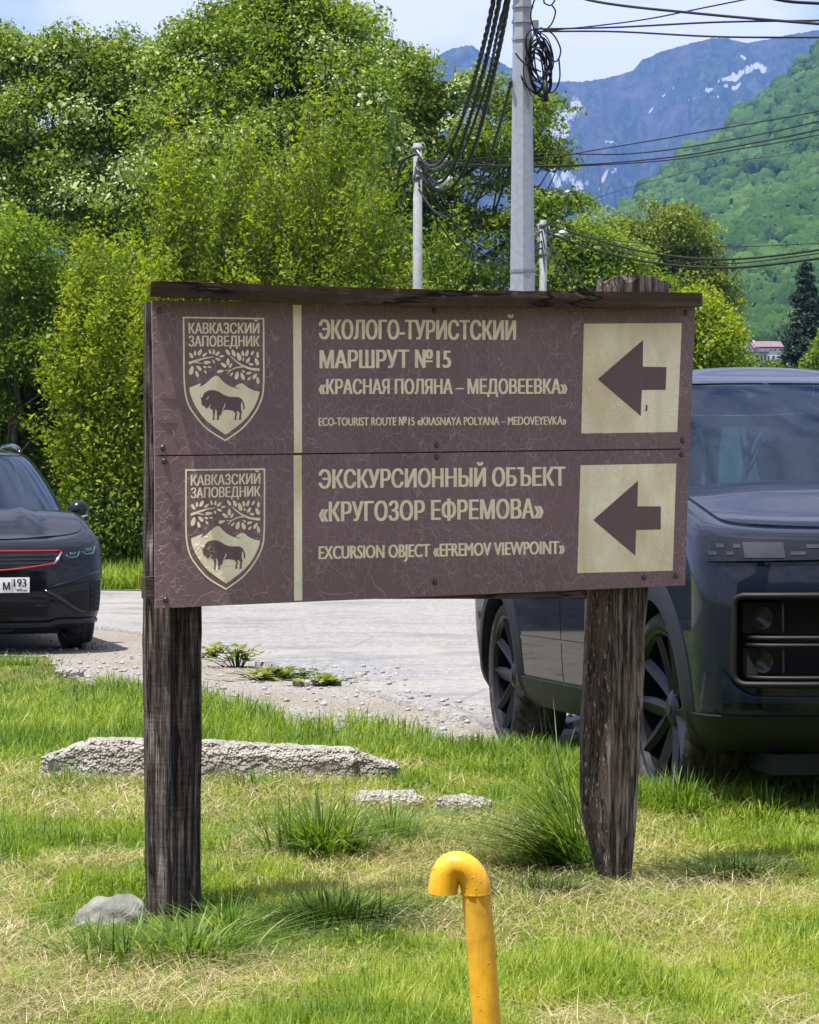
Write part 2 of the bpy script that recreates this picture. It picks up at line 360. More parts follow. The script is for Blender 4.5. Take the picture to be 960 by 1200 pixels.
MT['plate_white'] = simple('number_plate_white', (0.72, 0.73, 0.74), 0.4, var=0.03)
MT['plate_black'] = simple('number_plate_black', (0.015, 0.015, 0.015), 0.5)
MT['flag_blue'] = simple('flag_blue', (0.03, 0.06, 0.35), 0.5); MT['flag_red'] = simple('flag_red', (0.5, 0.03, 0.03), 0.5)
MT['fabric'] = simple('dark_seat_cloth', (0.012, 0.012, 0.014), 0.9)
def m_glass(name, tint, refl):
    t = NT(name)
    tr = t.n('ShaderNodeBsdfTransparent', {'Color': tint}); gl = t.n('ShaderNodeBsdfGlossy', {'Color': (0.62, 0.80, 1.0), 'Roughness': 0.02})
    fr = t.n('ShaderNodeFresnel', {'IOR': 1.5}).outputs[0]
    fac = t.math('ADD', t.math('MULTIPLY', fr, 1.0), refl)
    mx = t.n('ShaderNodeMixShader', {'Fac': fac}); t.t.links.new(tr.outputs[0], mx.inputs[1]); t.t.links.new(gl.outputs[0], mx.inputs[2])
    t.t.links.new(mx.outputs[0], t.out.inputs[0]); return t.mat
MT['glass'] = m_glass('car_windscreen_glass', (0.26, 0.42, 0.58, 1), 0.05)
MT['glass_dark'] = m_glass('tinted_car_glass', (0.07, 0.09, 0.11, 1), 0.08)
MT['pole'] = simple('galvanised_steel', (0.29, 0.315, 0.355), 0.5, 0.25, 0.12, 25)
MT['pole_concrete'] = simple('pale_pole_concrete', (0.19, 0.20, 0.215), 0.85, 0, 0.2, 12)
MT['pole_dark'] = simple('dark_pole', (0.16, 0.17, 0.18), 0.7, 0, 0.3, 12)
MT['cable'] = simple('black_cable', (0.009, 0.009, 0.010), 0.6, var=0.3, spec=0.25)
MT['cable_grey'] = simple('grey_cable', (0.35, 0.35, 0.37), 0.5, var=0.2)
MT['clamp'] = simple('white_clamp', (0.62, 0.62, 0.64), 0.5)
MT['bark'] = wood_mat('tree_bark', [(0.3, (0.035, 0.03, 0.025)), (0.6, (0.12, 0.105, 0.085)), (0.8, (0.22, 0.2, 0.17))], (18, 18, 5), 1.0)
G = lambda *s: list(s)
MT['leaf_alder'] = leaf_mat('alder_leaf', G((0.0, (0.035, 0.07, 0.006)), (0.45, (0.125, 0.19, 0.012)), (0.8, (0.21, 0.285, 0.03)), (1.0, (0.30, 0.36, 0.12))), 0.45)
MT['leaf_mid'] = leaf_mat('mid_green_leaf', G((0.0, (0.045, 0.085, 0.006)), (0.5, (0.155, 0.23, 0.014)), (0.85, (0.26, 0.34, 0.035)), (1.0, (0.33, 0.40, 0.13))), 0.48)
MT['leaf_lime'] = leaf_mat('lime_leaf', G((0.0, (0.06, 0.11, 0.006)), (0.5, (0.21, 0.275, 0.008)), (0.9, (0.33, 0.38, 0.015)), (1.0, (0.36, 0.38, 0.05))), 0.55)
MT['leaf_dark'] = leaf_mat('shade_leaf', G((0.0, (0.018, 0.042, 0.005)), (0.5, (0.085, 0.14, 0.010)), (1.0, (0.20, 0.27, 0.025))), 0.42)
MT['leaf_yellow'] = leaf_mat('yellow_green_leaf', G((0.0, (0.06, 0.09, 0.012)), (0.5, (0.15, 0.19, 0.022)), (1.0, (0.26, 0.29, 0.06))), 0.4)
MT['blossom'] = leaf_mat('pale_leaf_underside', G((0.0, (0.20, 0.28, 0.09)), (0.5, (0.32, 0.40, 0.17)), (1.0, (0.50, 0.56, 0.34))), 0.25, 0.6)
MT['needle'] = leaf_mat('conifer_needle', G((0.0, (0.010, 0.024, 0.012)), (0.6, (0.025, 0.05, 0.024)), (1.0, (0.06, 0.09, 0.045))), 0.1)
def m_forest():
    t = NT('hill_forest_canopy'); a = t.n('ShaderNodeAttribute', attribute_name='rnd').outputs['Fac']
    n = t.noise(0.55, 5, 0.7)
    c = t.ramp(t.math('ADD', t.math('MULTIPLY', a, 0.65), t.math('MULTIPLY', n, 0.35)), [(0.15, (0.016, 0.042, 0.010)), (0.5, (0.045, 0.10, 0.018)), (0.85, (0.10, 0.17, 0.028))])
    t.p(Base_Color=c, Roughness=0.95, Specular_IOR_Level=0.05); t.bump(n, 1.0, 1.6); return t.mat
MT['forest'] = m_forest()
MT['hill'] = simple('hill_ground', (0.035, 0.075, 0.02), 0.95, var=0.3, scale=0.03)
def m_mountain():
    t = NT('mountain_slope'); s = t.n('ShaderNodeAttribute', attribute_name='snow').outputs['Fac']; k = t.n('ShaderNodeAttribute', attribute_name='rock').outputs['Fac']
    n = t.noise(0.02, 8, 0.75, t.mapped((1, 1, 0.45))); f = t.noise(0.05, 7, 0.8, t.mapped((1, 0.6, 0.4)))
    c = t.ramp(f, [(0.36, (0.008, 0.02, 0.010)), (0.50, (0.035, 0.065, 0.022)), (0.64, (0.12, 0.15, 0.06))])
    c = t.mix(k, c, t.ramp(n, [(0.35, (0.03, 0.034, 0.03)), (0.65, (0.14, 0.145, 0.125))]))
    c = t.mix(t.ramp(s, [(0.45, 0.0), (0.68, 0.9)]), c, (0.60, 0.62, 0.66))
    t.p(Base_Color=c, Roughness=0.95, Specular_IOR_Level=0.05); t.bump(t.math('ADD', n, f), 1.0, 25.0); return t.mat
MT['mountain'] = m_mountain()

# ------------------------------------------------------------------ ground, gravel, road, verge
def sheet(name, cols, rows_fn, off, mat, n_rows=40, skirt=0.0, power=1.6):
    """fan-shaped sheet: for each column direction, rows from near Y to far Y"""
    V = []; 
    for c in cols:
        y0, y1 = rows_fn(c)
        for t in np.linspace(0, 1, n_rows):
            Y = y0 + (y1 - y0) * t ** power
            X = (c - 480) / FPX * Y
            V.append((X, Y, float(zg(X, Y)) + off))
    n = len(cols); Fc = [(i*n_rows+j, (i+1)*n_rows+j, (i+1)*n_rows+j+1, i*n_rows+j+1) for i in range(n-1) for j in range(n_rows-1)]
    if skirt:
        b = len(V)
        for i in range(n):
            x, y, z = V[i*n_rows]; V.append((x, y - 0.02, z - skirt))
        Fc += [(b+i, b+i+1, (i+1)*n_rows, i*n_rows) for i in range(n-1)]
    me = fast_mesh(name, V, Fc, True); o = link(name, me, mat); tag(o, kind='structure'); return o
# one ground sheet to the horizon
gx = np.concatenate([-np.geomspace(3800, 8, 22), np.linspace(-7.5, 7.5, 91), np.geomspace(8, 3800, 22)])
gy = np.concatenate([-np.geomspace(450, 3, 10), np.linspace(-2.5, 4.5, 8), np.linspace(4.8, 22, 110), np.geomspace(23, 5800, 30)])
XX, YY = np.meshgrid(gx, gy); ZZ = zg(XX, YY)
nx, ny = len(gx), len(gy)
idx = np.arange(nx * ny).reshape(ny, nx)
fc = np.stack([idx[:-1, :-1], idx[:-1, 1:], idx[1:, 1:], idx[1:, :-1]], -1).reshape(-1, 4)
tag(link('ground', fast_mesh('ground', np.stack([XX, YY, ZZ], -1).reshape(-1, 3), fc, True), MT['ground']), kind='structure')
G_EDGE = [(-2500, 765), (-40, 763), (55, 768), (72, 790), (165, 806), (250, 818), (330, 846), (440, 845), (520, 862), (570, 880), (660, 882), (700, 876), (1000, 868), (3500, 860)]
R_EDGE = [(-2500, 730), (-100, 722), (115, 737), (170, 746), (240, 768), (330, 788), (410, 806), (470, 828), (560, 846), (700, 848), (1000, 850), (3500, 850)]
def edgeY(table, px, jit=0.0):
    y = np.interp(px, [a for a, b in table], [b for a, b in table])
    Y = 1.26 * FPX / (y - HOR)
    if jit:
        px = np.asarray(px, dtype=float)
        Y = Y + jit * (fbm(px * 0.045, px * 0 + 3.3, 5, 4) - 0.5)
    return Y
cols = np.concatenate([np.linspace(-2400, -150, 30), np.linspace(-120, 1080, 260), np.linspace(1110, 3400, 30)])
sheet('gravel_shoulder', cols, lambda c: (float(edgeY(G_EDGE, c, 0.9)) - 0.25, 30.5), 0.005, MT['gravel'])
sheet('road', cols, lambda c: (float(edgeY(R_EDGE, c, 0.8)), 31.0 - 0.0022 * c + 0.8 * float(vnoise(np.array([c * 0.02]), np.array([2.0]))[0])), 0.035, MT['road'], skirt=0.045)
sheet('far_verge', cols, lambda c: (30.6 - 0.0022 * c, 75.0), 0.045, MT['verge'])

# ------------------------------------------------------------------ mountains, forested hill
def m_ridge(px):
    return np.interp(px, [-900, -300, 0, 250, 420, 500, 512, 530, 552, 566, 600, 645, 680, 715, 742, 752, 772, 795, 830, 850, 875, 905, 960, 1100, 1400, 2000],
                         [260, 200, 150, 170, 140, 84, 66, 56, 52, 62, 80, 97, 95, 91, 84, 70, 62, 55, 46, 44, 49, 44, 36, 20, 60, 200])
def build_mountain():
    px = np.concatenate([np.linspace(-900, 470, 120), np.linspace(474, 1010, 640), np.linspace(1020, 2000, 90)]); t = np.concatenate([np.linspace(0, 0.5, 60), np.linspace(0.508, 1, 260)])
    P, T = np.meshgrid(px, t)
    Yr = 4000.0; Y = 1900 + (Yr - 1900) * T
    rid = m_ridge(P)
    rid = rid + 5.0 * (fbm(P * 0.05, P * 0, 3, 5, 0.6) - 0.5) + 2.0 * (fbm(P * 0.35, P * 0, 9, 3, 0.7) - 0.5)
    zr = EYE + (HOR - rid) / FPX * Yr
    X0 = (P - 480) / FPX * 4000
    ridge_n = np.abs(fbm(X0 * 0.0042 + T * 0.25, T * 1.1, 31, 5, 0.55) - 0.5) * 2
    prof = T ** 1.25
    z = zr * prof
    z = z - 175 * ridge_n * np.sin(np.pi * np.clip(T, 0, 1)) ** 0.7 + 75 * (fbm(X0 * 0.012, T * 5, 77, 5, 0.6) - 0.5) * np.sin(np.pi * T)
    rg2 = np.abs(fbm(X0 * 0.017 + T * 1.3, T * 7, 131, 4, 0.6) - 0.5) * 2; rg3 = fbm(X0 * 0.06 + T * 4, T * 26, 151, 4, 0.65) - 0.5
    z = z - 110 * rg2 * np.sin(np.pi * np.clip(T, 0, 1)) ** 0.6 + 42 * rg3 * np.sin(np.pi * T) ** 0.6
    z = np.maximum(z, -2 + 0 * z); z[0] = 0.0
    X = (P - 480) / FPX * Y
    V = np.stack([X, Y, z], -1).reshape(-1, 3)
    # back side closing the ridge
    back = np.stack([(px - 480) / FPX * 4700, 4700 + 0 * px, 0 * px], -1)
    n = len(px); m = len(t); idx = np.arange(n * m).reshape(m, n)
    fc = np.stack([idx[:-1, :-1], idx[:-1, 1:], idx[1:, 1:], idx[1:, :-1]], -1).reshape(-1, 4)
    b = n * m + np.arange(n)
    fb = np.stack([idx[-1, :-1], idx[-1, 1:], b[1:], b[:-1]], -1)
    V = np.concatenate([V, back]); fc = np.concatenate([fc, fb])
    # snow gullies and patches lie where they do on the real slope
    py = HOR - (z - EYE) / Y * FPX
    wob = 20 * (fbm(P * 0.06, T * 30, 13, 4) - 0.5)
    sn = np.zeros_like(P)
    def streak(x0, y0, x1, y1, w0, w1, amp=1.0):
        dx, dy = x1 - x0, y1 - y0; L2 = dx*dx + dy*dy
        s = np.clip(((P - x0) * dx + (py - y0) * dy) / L2, 0, 1)
        d = np.hypot(P + wob - (x0 + s * dx), py + 0.6 * wob - (y0 + s * dy)); w = w0 + (w1 - w0) * s
        return amp * np.clip(1.6 - d / np.maximum(w, 0.1), 0, 1.2)
    for a in ((672, 124, 648, 165, 13, 10), (664, 150, 642, 185, 10, 6), (648, 165, 640, 190, 9, 7), (640, 185, 655, 215, 4, 6), (632, 160, 640, 165, 7, 5), (668, 208, 680, 220, 9, 7), (703, 208, 724, 199, 5, 3),
              (845, 97, 888, 78, 3.5, 6), (822, 104, 838, 106, 4, 4), (858, 104, 870, 99, 3, 2.5), (835, 116, 842, 115, 3, 3), (800, 118, 808, 112, 2.5, 2), (765, 133, 770, 128, 3, 2), (780, 113, 783, 112, 2.5, 2.5), (793, 105, 796, 104, 2, 2), (690, 215, 698, 218, 3, 2), (870, 66, 872, 68, 2, 2), (714, 168, 718, 166, 2, 2)):
        sn = np.maximum(sn, streak(*a))
    sn = sn * (0.05 + 1.25 * fbm(P * 0.30 + py * 0.12, py * 0.13, 21, 5, 0.75)) * 1.02
    rk = np.clip((fbm(P * 0.03, py * 0.03, 41, 5, 0.6) - 0.46) * 5, 0, 0.75) * sstep(330, 120, py)
    at_ = {'snow': np.concatenate([sn.ravel(), 0 * px]), 'rock': np.concatenate([rk.ravel(), 0 * px])}
    tag(link('mountain', fast_mesh('mountain', V, fc, True, at_), MT['mountain']), kind='structure')
build_mountain()

H_Y0, H_Y1 = 230.0, 1250.0
def h_ridge(px):
    return np.interp(px, [430, 520, 600, 690, 735, 800, 880, 960, 1100, 1300, 1700, 2200], [560, 450, 362, 292, 247, 196, 134, 66, -40, -150, -260, -300])
def hill_pt(px, t):
    """surface of the hill: px = direction, t = 0 at its foot, 1 on its ridge"""
    px = np.asarray(px, dtype=float); t = np.asarray(t, dtype=float)
    Y = H_Y0 + (H_Y1 - H_Y0) * t
    zr = EYE + (HOR - h_ridge(px)) / FPX * H_Y1
    X = (px - 480) / FPX * Y
    prof = 0.45 * t + 0.55 * t * t
    z = zr * prof + 26 * (fbm(X * 0.010, Y * 0.010, 51, 4) - 0.5) * np.sin(np.pi * np.clip(t, 0, 1))
    return X, Y, np.where(t <= 0, -0.5, z)
HOUSE_Y = next(y for y in np.arange(260.0, 900.0, 2.0) if float(hill_pt(892, (y - H_Y0)/(H_Y1 - H_Y0))[2]) >= EYE + (HOR - 431)/FPX*y) - 1.0
def build_hill():
    px = np.linspace(430, 2200, 150); t = np.linspace(0, 1, 60); P, T = np.meshgrid(px, t)
    X, Y, Z = hill_pt(P, T); V = np.stack([X, Y, Z], -1).reshape(-1, 3)
    n, m = len(px), len(t); idx = np.arange(n * m).reshape(m, n)
    fc = np.stack([idx[:-1, :-1], idx[:-1, 1:], idx[1:, 1:], idx[1:, :-1]], -1).reshape(-1, 4)
    back = np.stack([(px - 480) / FPX * 1700, 1700 + 0 * px, -0.5 + 0 * px], -1); b = n * m + np.arange(n)
    fb = np.stack([idx[-1, :-1], idx[-1, 1:], b[1:], b[:-1]], -1)
    tag(link('hill', fast_mesh('hill', np.concatenate([V, back]), np.concatenate([fc, fb]), True), MT['hill']), kind='structure')
    # the wood on it: one far-off mass of crowns
    bm = bmesh.new(); bmesh.ops.create_icosphere(bm, subdivisions=3, radius=1.0)
    bv = np.array([v.co[:] for v in bm.verts]); bf = np.array([[v.index for v in f.verts] for f in bm.faces]); bm.free()
    rng = np.random.default_rng(7); VV = []; TV = []; TR = []; FF = []; RR = []; k = 0
    NB = 3300
    pxs = np.concatenate([rng.uniform(600, 1120, 2300), rng.uniform(1120, 1560, 1000)]); ts = rng.uniform(0.12, 1.0, NB) ** 0.85
    X, Y, Z = hill_pt(pxs, ts)
    tone = fbm(X * 0.012, Y * 0.012 + Z * 0.02, 61, 3)
    for i in range(NB):
        s = rng.uniform(3.2, 6.4)*(1.0 if Y[i] > 520 else 0.75)
        if abs(pxs[i] - 893) < 32 + s/Y[i]*FPX and Y[i] < HOUSE_Y + 9 and HOR - (Z[i] + 1.6*s - EYE)/Y[i]*FPX < 433: continue
        ph = rng.uniform(0, 6.28, 9); fr = rng.uniform(2.0, 5.5, (9, 3)) * rng.choice([-1, 1], (9, 3))
        d = 1 + 0.085 * sum(np.sin(bv @ fr[j] * (1 + 0.25 * j) + ph[j]) for j in range(9)) / 1.3 + rng.normal(0, 0.055, len(bv))
        p = bv * d[:, None] * np.array([s, s, s * rng.uniform(0.85, 1.35)]) + np.array([X[i], Y[i], Z[i] + s * 0.45])
        nl = 170; dd = rng.normal(0, 1, (nl, 3)); dd /= np.linalg.norm(dd, axis=1, keepdims=True); dd[:, 2] = np.abs(dd[:, 2]) - 0.25*(rng.random(nl) < 0.5); cc = np.array([X[i], Y[i], Z[i] + s*0.45]) + dd*s*rng.uniform(0.92, 1.12, (nl, 1))
        a_ = rng.normal(0, 1, (nl, 3)); a_ -= dd*(a_*dd).sum(1, keepdims=True)*0.7; b_ = np.cross(dd, a_); q_ = rng.uniform(0.35, 0.75, (nl, 1))
        TV.append(np.stack([cc - a_*q_*0.6, cc + a_*q_*0.5 + b_*q_*0.45, cc + a_*q_*0.4 - b_*q_*0.5], 1).reshape(-1, 3)); tn_ = np.clip(0.2 + 0.75*tone[i] + rng.normal(0, 0.13), 0, 1); TR.append(np.clip(tn_ + rng.normal(0.08, 0.2, nl), 0, 1))
        VV.append(p); FF.append(bf + k); k += len(bv); RR.append(np.full(len(bf), tn_*0.85))
    tv = np.concatenate(TV); VV.append(tv); FF.append(np.arange(len(tv)).reshape(-1, 3) + k); RR.append(np.concatenate(TR))
    o = link('hillside_forest', fast_mesh('hillside_forest', np.concatenate(VV), np.concatenate(FF), True, {'rnd': np.concatenate(RR)}), MT['forest'])
    tag(o, 'hazy green forest covering the whole hillside below the blue mountain', 'forest', kind='stuff')
build_hill()

# haze: the air itself
def build_haze():
    b = MB(); b.box((-4200, -480, -4.0), (4200, 6000, 1000.0))
    t = NT('pale_blue_air'); t.t.nodes.remove(t.b)
    v = t.n('ShaderNodeVolumePrincipled', {'Color': (0.22, 0.40, 1.0), 'Density': 0.00012, 'Anisotropy': 0.1})
    t.t.links.new(v.outputs[0], t.out.inputs['Volume'])
    tag(b.build('haze', t.mat), 'thin blue air haze between the camera and the mountains', 'haze', kind='stuff')
build_haze()

# ------------------------------------------------------------------ the wooden signpost
S_ANG = math.atan2(0.74, 1.62); S_O = Vector((-0.727, 6.86, 0.0))
S_U = Vector((math.cos(S_ANG), math.sin(S_ANG), 0)); S_B = Vector((-math.sin(S_ANG), math.cos(S_ANG), 0))   # along, back
def S(px, py, b=0.0):
    """photo measurement -> local (u, b, z) on the sign's own upright plane, b behind its face"""
    dx, dz = (px - 480) / FPX, (HOR - py) / FPX
    d = Vector((dx, 1.0, dz)); n = S_B
    t = (S_O + S_B * b).dot(n) / d.dot(n)
    P = d * t - Vector((S_O.x, S_O.y, 0)); return Vector((P.x * S_U.x + P.y * S_U.y, b, P.z + EYE))
sign = thing('signpost', 'weathered brown wooden trail sign with two cracked panels on two timber posts', 'sign', S_O, S_ANG)

def poly_face(mb, pts, b):
    mb.add([S(x, y, b) for x, y in pts], [tuple(range(len(pts)))])
def tri_fill(name, loops, b, mat, parent):
    """filled flat shape(s) from pixel loops"""
    bm = bmesh.new()
    for lp in loops:
        vs = [bm.verts.new(S(x, y, b)) for x, y in lp]
        for tr in tessellate_polygon([[Vector((v.co.x, v.co.z, 0)) for v in vs]]):
            try: bm.faces.new([vs[i] for i in tr])
            except ValueError: pass
    bm.normal_update()
    for f in bm.faces:
        if f.normal.y > 0: f.normal_flip()
    me = bpy.data.meshes.new(name); bm.to_mesh(me); bm.free(); return link(name, me, mat, parent)
def slab(name, quad, b0, b1, mat, parent, nx=12):
    """thin panel whose front is the pixel quad TL TR BR BL"""
    TL, TR, BR, BL = quad; m = MB()
    def pt(s, t, b):
        x = (TL[0]*(1-s)+TR[0]*s)*(1-t) + (BL[0]*(1-s)+BR[0]*s)*t; y = (TL[1]*(1-s)+TR[1]*s)*(1-t) + (BL[1]*(1-s)+BR[1]*s)*t
        p = S(x, y, 0.0); return Vector((p.x, b, p.z))
    f = [[pt(i/nx, j/4, b0) for i in range(nx+1)] for j in range(5)]; k = [[pt(i/nx, j/4, b1) for i in range(nx+1)] for j in range(5)]
    m.grid(f); m.grid(k)
    m.grid([f[0], k[0]]); m.grid([f[-1], k[-1]]); m.grid([[r[0] for r in f], [r[0] for r in k]]); m.grid([[r[-1] for r in f], [r[-1] for r in k]])
    return m.build(name, mat, parent)

_TXT = {}
def text_mesh(body, offset=0.0):
    """flat letters: outlines of the built-in font filled band by band (non-zero winding)"""
    if (body, offset) in _TXT: return _TXT[(body, offset)]
    c = bpy.data.curves.new('lettering', 'FONT'); c.body = body; c.offset = offset; c.resolution_u = 4; c.fill_mode = 'NONE'
    o = bpy.data.objects.new('lettering', c); COL.objects.link(o)
    me = bpy.data.meshes.new_from_object(o.evaluated_get(bpy.context.evaluated_depsgraph_get()))
    bpy.data.objects.remove(o); bpy.data.curves.remove(c)
    P = np.array([v.co[:2] for v in me.vertices]); E = [tuple(e.vertices) for e in me.edges]; bpy.data.meshes.remove(me)
    nb = {}
    for i, j in E: nb.setdefault(i, []).append(j); nb.setdefault(j, []).append(i)
    seen = set(); segs = []
    for st in range(len(P)):
        if st in seen or st not in nb: continue
        loop = [st]; seen.add(st); nxt = max(nb[st]) if False else (st + 1 if st + 1 in nb[st] else nb[st][0])
        while nxt not in seen:
            loop.append(nxt); seen.add(nxt); k = [q for q in nb[nxt] if q not in seen]
            if not k: break
            nxt = k[0]
        for k in range(len(loop)): segs.append((P[loop[k]], P[loop[(k+1) % len(loop)]]))
    ys = np.unique(np.round(P[:, 1], 4)); V = []; F = []
    for y0, y1 in zip(ys[:-1], ys[1:]):
        ym = (y0 + y1) / 2; cr = []
        for p, q in segs:
            if (p[1] <= ym) != (q[1] <= ym):
                f = lambda y: p[0] + (q[0] - p[0]) * (y - p[1]) / (q[1] - p[1])
                cr.append((f(ym), f(y0), f(y1), 1 if q[1] > p[1] else -1))
        cr.sort(); w = 0
        for k in range(len(cr) - 1):
            w += cr[k][3]
            if w != 0:
                b_ = len(V); V += [(cr[k][1], y0, 0), (cr[k+1][1], y0, 0), (cr[k+1][2], y1, 0), (cr[k][2], y1, 0)]; F.append((b_, b_+1, b_+2, b_+3))
    _TXT[(body, offset)] = (np.array(V), F); return _TXT[(body, offset)]
CAPH = text_mesh('Н')[0][:, 1].max()
def lettering(body, x0, x1, ytop, ybot, dy, b, mat, parent, bold=0.0, offset=0.0, mapf=None, name='lettering'):
    """line of writing: caps between ytop..ybot at its left end, the whole line drifting by dy to its right end"""
    V, Fs = text_mesh(body, offset); mn, mx = V[:, 0].min(), V[:, 0].max(); m = MB()
    for k, sh in enumerate((-bold, -bold / 3, bold / 3, bold) if bold else (0.0,)):
        pts = []
        for v in V:
            s = (v[0] - mn) / (mx - mn); t = v[1] / CAPH
            x = x0 + bold + (x1 - x0 - 2 * bold) * s + sh; y = ybot - (ybot - ytop) * t + dy * s
            pts.append(mapf(x, y, b - 0.00012 * k) if mapf else S(x, y, b - 0.00012 * k))
        m.add(pts, Fs)
    o = m.build(name, mat, parent, clean=False); return o

UP = ((178, 352), (815, 358), (808.3, 525.4), (181.4, 533.4)); LO = ((181.6, 534.8), (808, 526.8), (803, 686), (182, 713))
panels = []
for q, lab in ((UP, 'upper brown panel with ecotourist route writing and peeling left edge'), (LO, 'lower brown panel with excursion object writing')):
    p = slab('sign_panel', q, 0.0, 0.006, MT['panel'], sign); p['label'] = lab; panels.append(p)
# cream stripes, arrow squares and arrows
for k, (st, sq, ar) in enumerate((
    (((343.4, 357.2), (353.2, 357.3), (354.0, 530.4), (344.6, 530.6)), ((684.4, 379.2), (799.2, 378.5), (793.9, 506.3), (681.3, 508.0)),
     ((595,351), (745,221), (744,310), (822,311), (820,386), (741,387), (737,473))),
    (((344.2, 533.6), (353.6, 533.4), (354.4, 703.5), (344.8, 704.0)), ((680.5, 545.2), (792.8, 543.1), (788.5, 668.8), (676.6, 671.6)),
     ((580,817), (728,687), (726,772), (804,772), (803,848), (722,850), (719,935))))):
    tri_fill('stripe', [st], -0.0006, MT['cream'], panels[k])
    tri_fill('arrow_square', [sq], -0.0006, MT['cream'], panels[k])
    tri_fill('arrow', [[(490 + x / 2.8235, 320 + y / 2.8235) for x, y in ar]], -0.0012, MT['brown_ink'], panels[k])
INK = MT['cream_ink']
lettering('ЭКОЛОГО-ТУРИСТСКИЙ', 373.5, 605.0, 374.3, 397.3, 0.9, -0.0007, INK, panels[0], 0.95)
lettering('МАРШРУТ №15', 374.5, 528.8, 410.2, 431.6, -0.8, -0.0007, INK, panels[0], 0.95)
lettering('«КРАСНАЯ ПОЛЯНА – МЕДОВЕЕВКА»', 373.5, 665.3, 444.0, 461.8, -0.4, -0.0007, INK, panels[0], 0.75)
lettering('ECO-TOURIST ROUTE №15 «KRASNAYA POLYANA – MEDOVEYEVKA»', 373.3, 664.0, 488.8, 499.0, -1.4, -0.0007, INK, panels[0], 0.36)
lettering('ЭКСКУРСИОННЫЙ ОБЪЕКТ', 373.3, 663.0, 550.2, 572.5, -3.4, -0.0007, INK, panels[1], 0.95)
lettering('«КРУГОЗОР ЕФРЕМОВА»', 373.5, 637.3, 588.0, 611.3, -4.0, -0.0007, INK, panels[1], 0.95)
lettering('EXCURSION OBJECT «EFREMOV VIEWPOINT»', 373.3, 662.3, 639.3, 655.3, -6.4, -0.0007, INK, panels[1], 0.65)

# shield emblem, traced on the panel, second one by the affine map of its corners
E1 = lambda x, y: (200 + x / 7.0615, 360 + y / 7.0615)
A_src = np.array([[95, 72, 1], [780, 82, 1], [452, 1120, 1]], float); A_dst = np.array([[115, 135], [788, 127], [458, 1150]], float)
AFF = np.linalg.solve(A_src, A_dst)
def E2(x, y):
    q = np.array([x, y, 1.0]) @ AFF; return (200 + q[0] / 7.0615, 530 + q[1] / 7.0615)
def smooth_curve(pts, n=8):
    out = []; P = [np.array(p, float) for p in pts]
    for i in range(len(P) - 1):
        a, b, c, d = P[max(i-1, 0)], P[i], P[i+1], P[min(i+2, len(P)-1)]
        for k in range(n):
            t = k / n
            out.append(0.5 * (2*b + (c-a)*t + (2*a-5*b+4*c-d)*t*t + (3*b-a-3*c+d)*t**3))
    out.append(P[-1]); return [tuple(p) for p in out]
SH_L = smooth_curve([(101, 78), (103, 350), (107, 630), (135, 790), (195, 895), (297, 1010), (452, 1110)])
SH_R = smooth_curve([(775, 88), (777, 350), (776, 635), (758, 760), (700, 880), (598, 1005), (452, 1110)])
SHIELD = SH_L + SH_R[::-1][1:]
def inset(loop, d):
    n = len(loop); out = []
    for i in range(n):
        a, b, c = np.array(loop[i-1]), np.array(loop[i]), np.array(loop[(i+1) % n])
        e1 = (b - a) / (np.linalg.norm(b - a) + 1e-9); e2 = (c - b) / (np.linalg.norm(c - b) + 1e-9)
        n1 = np.array([-e1[1], e1[0]]); n2 = np.array([-e2[1], e2[0]]); m = n1 + n2; m = m / max(np.dot(m, n1), 0.35)
        out.append(tuple(b - m * d))
    return out
area = sum(SHIELD[i-1][0] * SHIELD[i][1] - SHIELD[i][0] * SHIELD[i-1][1] for i in range(len(SHIELD)))
SGN = -1 if area > 0 else 1
SH_IN = inset(SHIELD, 13 * SGN)
MOUNT = [(155, 665), (200, 648), (246, 629), (250, 640), (232, 660), (258, 652), (285, 636), (320, 603), (350, 577), (373, 566), (395, 570), (412, 590), (430, 610), (452, 630), (480, 647), (510, 662), (535, 668), (560, 676), (574, 674), (530, 658), (552, 643), (575, 629), (600, 632), (640, 665), (690, 690), (735, 698)] + \
        smooth_curve([(735, 715), (715, 775), (672, 858), (600, 945), (455, 1056)]) + smooth_curve([(455, 1056), (300, 942), (222, 845), (180, 765), (157, 700)])[1:]
BISON = [(246, 728), (251, 746), (262, 752), (268, 730), (282, 708), (300, 695), (322, 687), (355, 685), (385, 692), (412, 706), (440, 724), (480, 740), (530, 742), (562, 743), (585, 756), (600, 778), (611, 805), (614, 832), (608, 847), (600, 846), (602, 825), (596, 795), (588, 782), (583, 800), (582, 840), (590, 866), (583, 900), (584, 932), (565, 933), (569, 900), (572, 878), (558, 860), (545, 858), (552, 880), (544, 905), (545, 932), (528, 934), (532, 900), (538, 880), (520, 858), (480, 850), (440, 851), (432, 868), (421, 880), (418, 893), (404, 896), (400, 915), (400, 932), (382, 934), (386, 905), (380, 875), (370, 852), (366, 880), (362, 905), (363, 932), (348, 935), (352, 900), (350, 870), (344, 848), (322, 835), (312, 826), (302, 842), (290, 836), (284, 822), (266, 814), (255, 802), (256, 785), (252, 765)]
EYES = [[(290, 758), (300, 758), (308, 748), (311, 735), (307, 726), (313, 735), (314, 748), (306, 760), (296, 764)], [(300, 838), (318, 826), (325, 805), (329, 812), (321, 832), (308, 842)], [(441, 792), (447, 800), (446, 818), (436, 830), (430, 846), (436, 846), (443, 832), (453, 820), (451, 798)], [(366, 846), (378, 850), (384, 880), (378, 878)], [(430, 850), (438, 850), (424, 888), (420, 884)]]
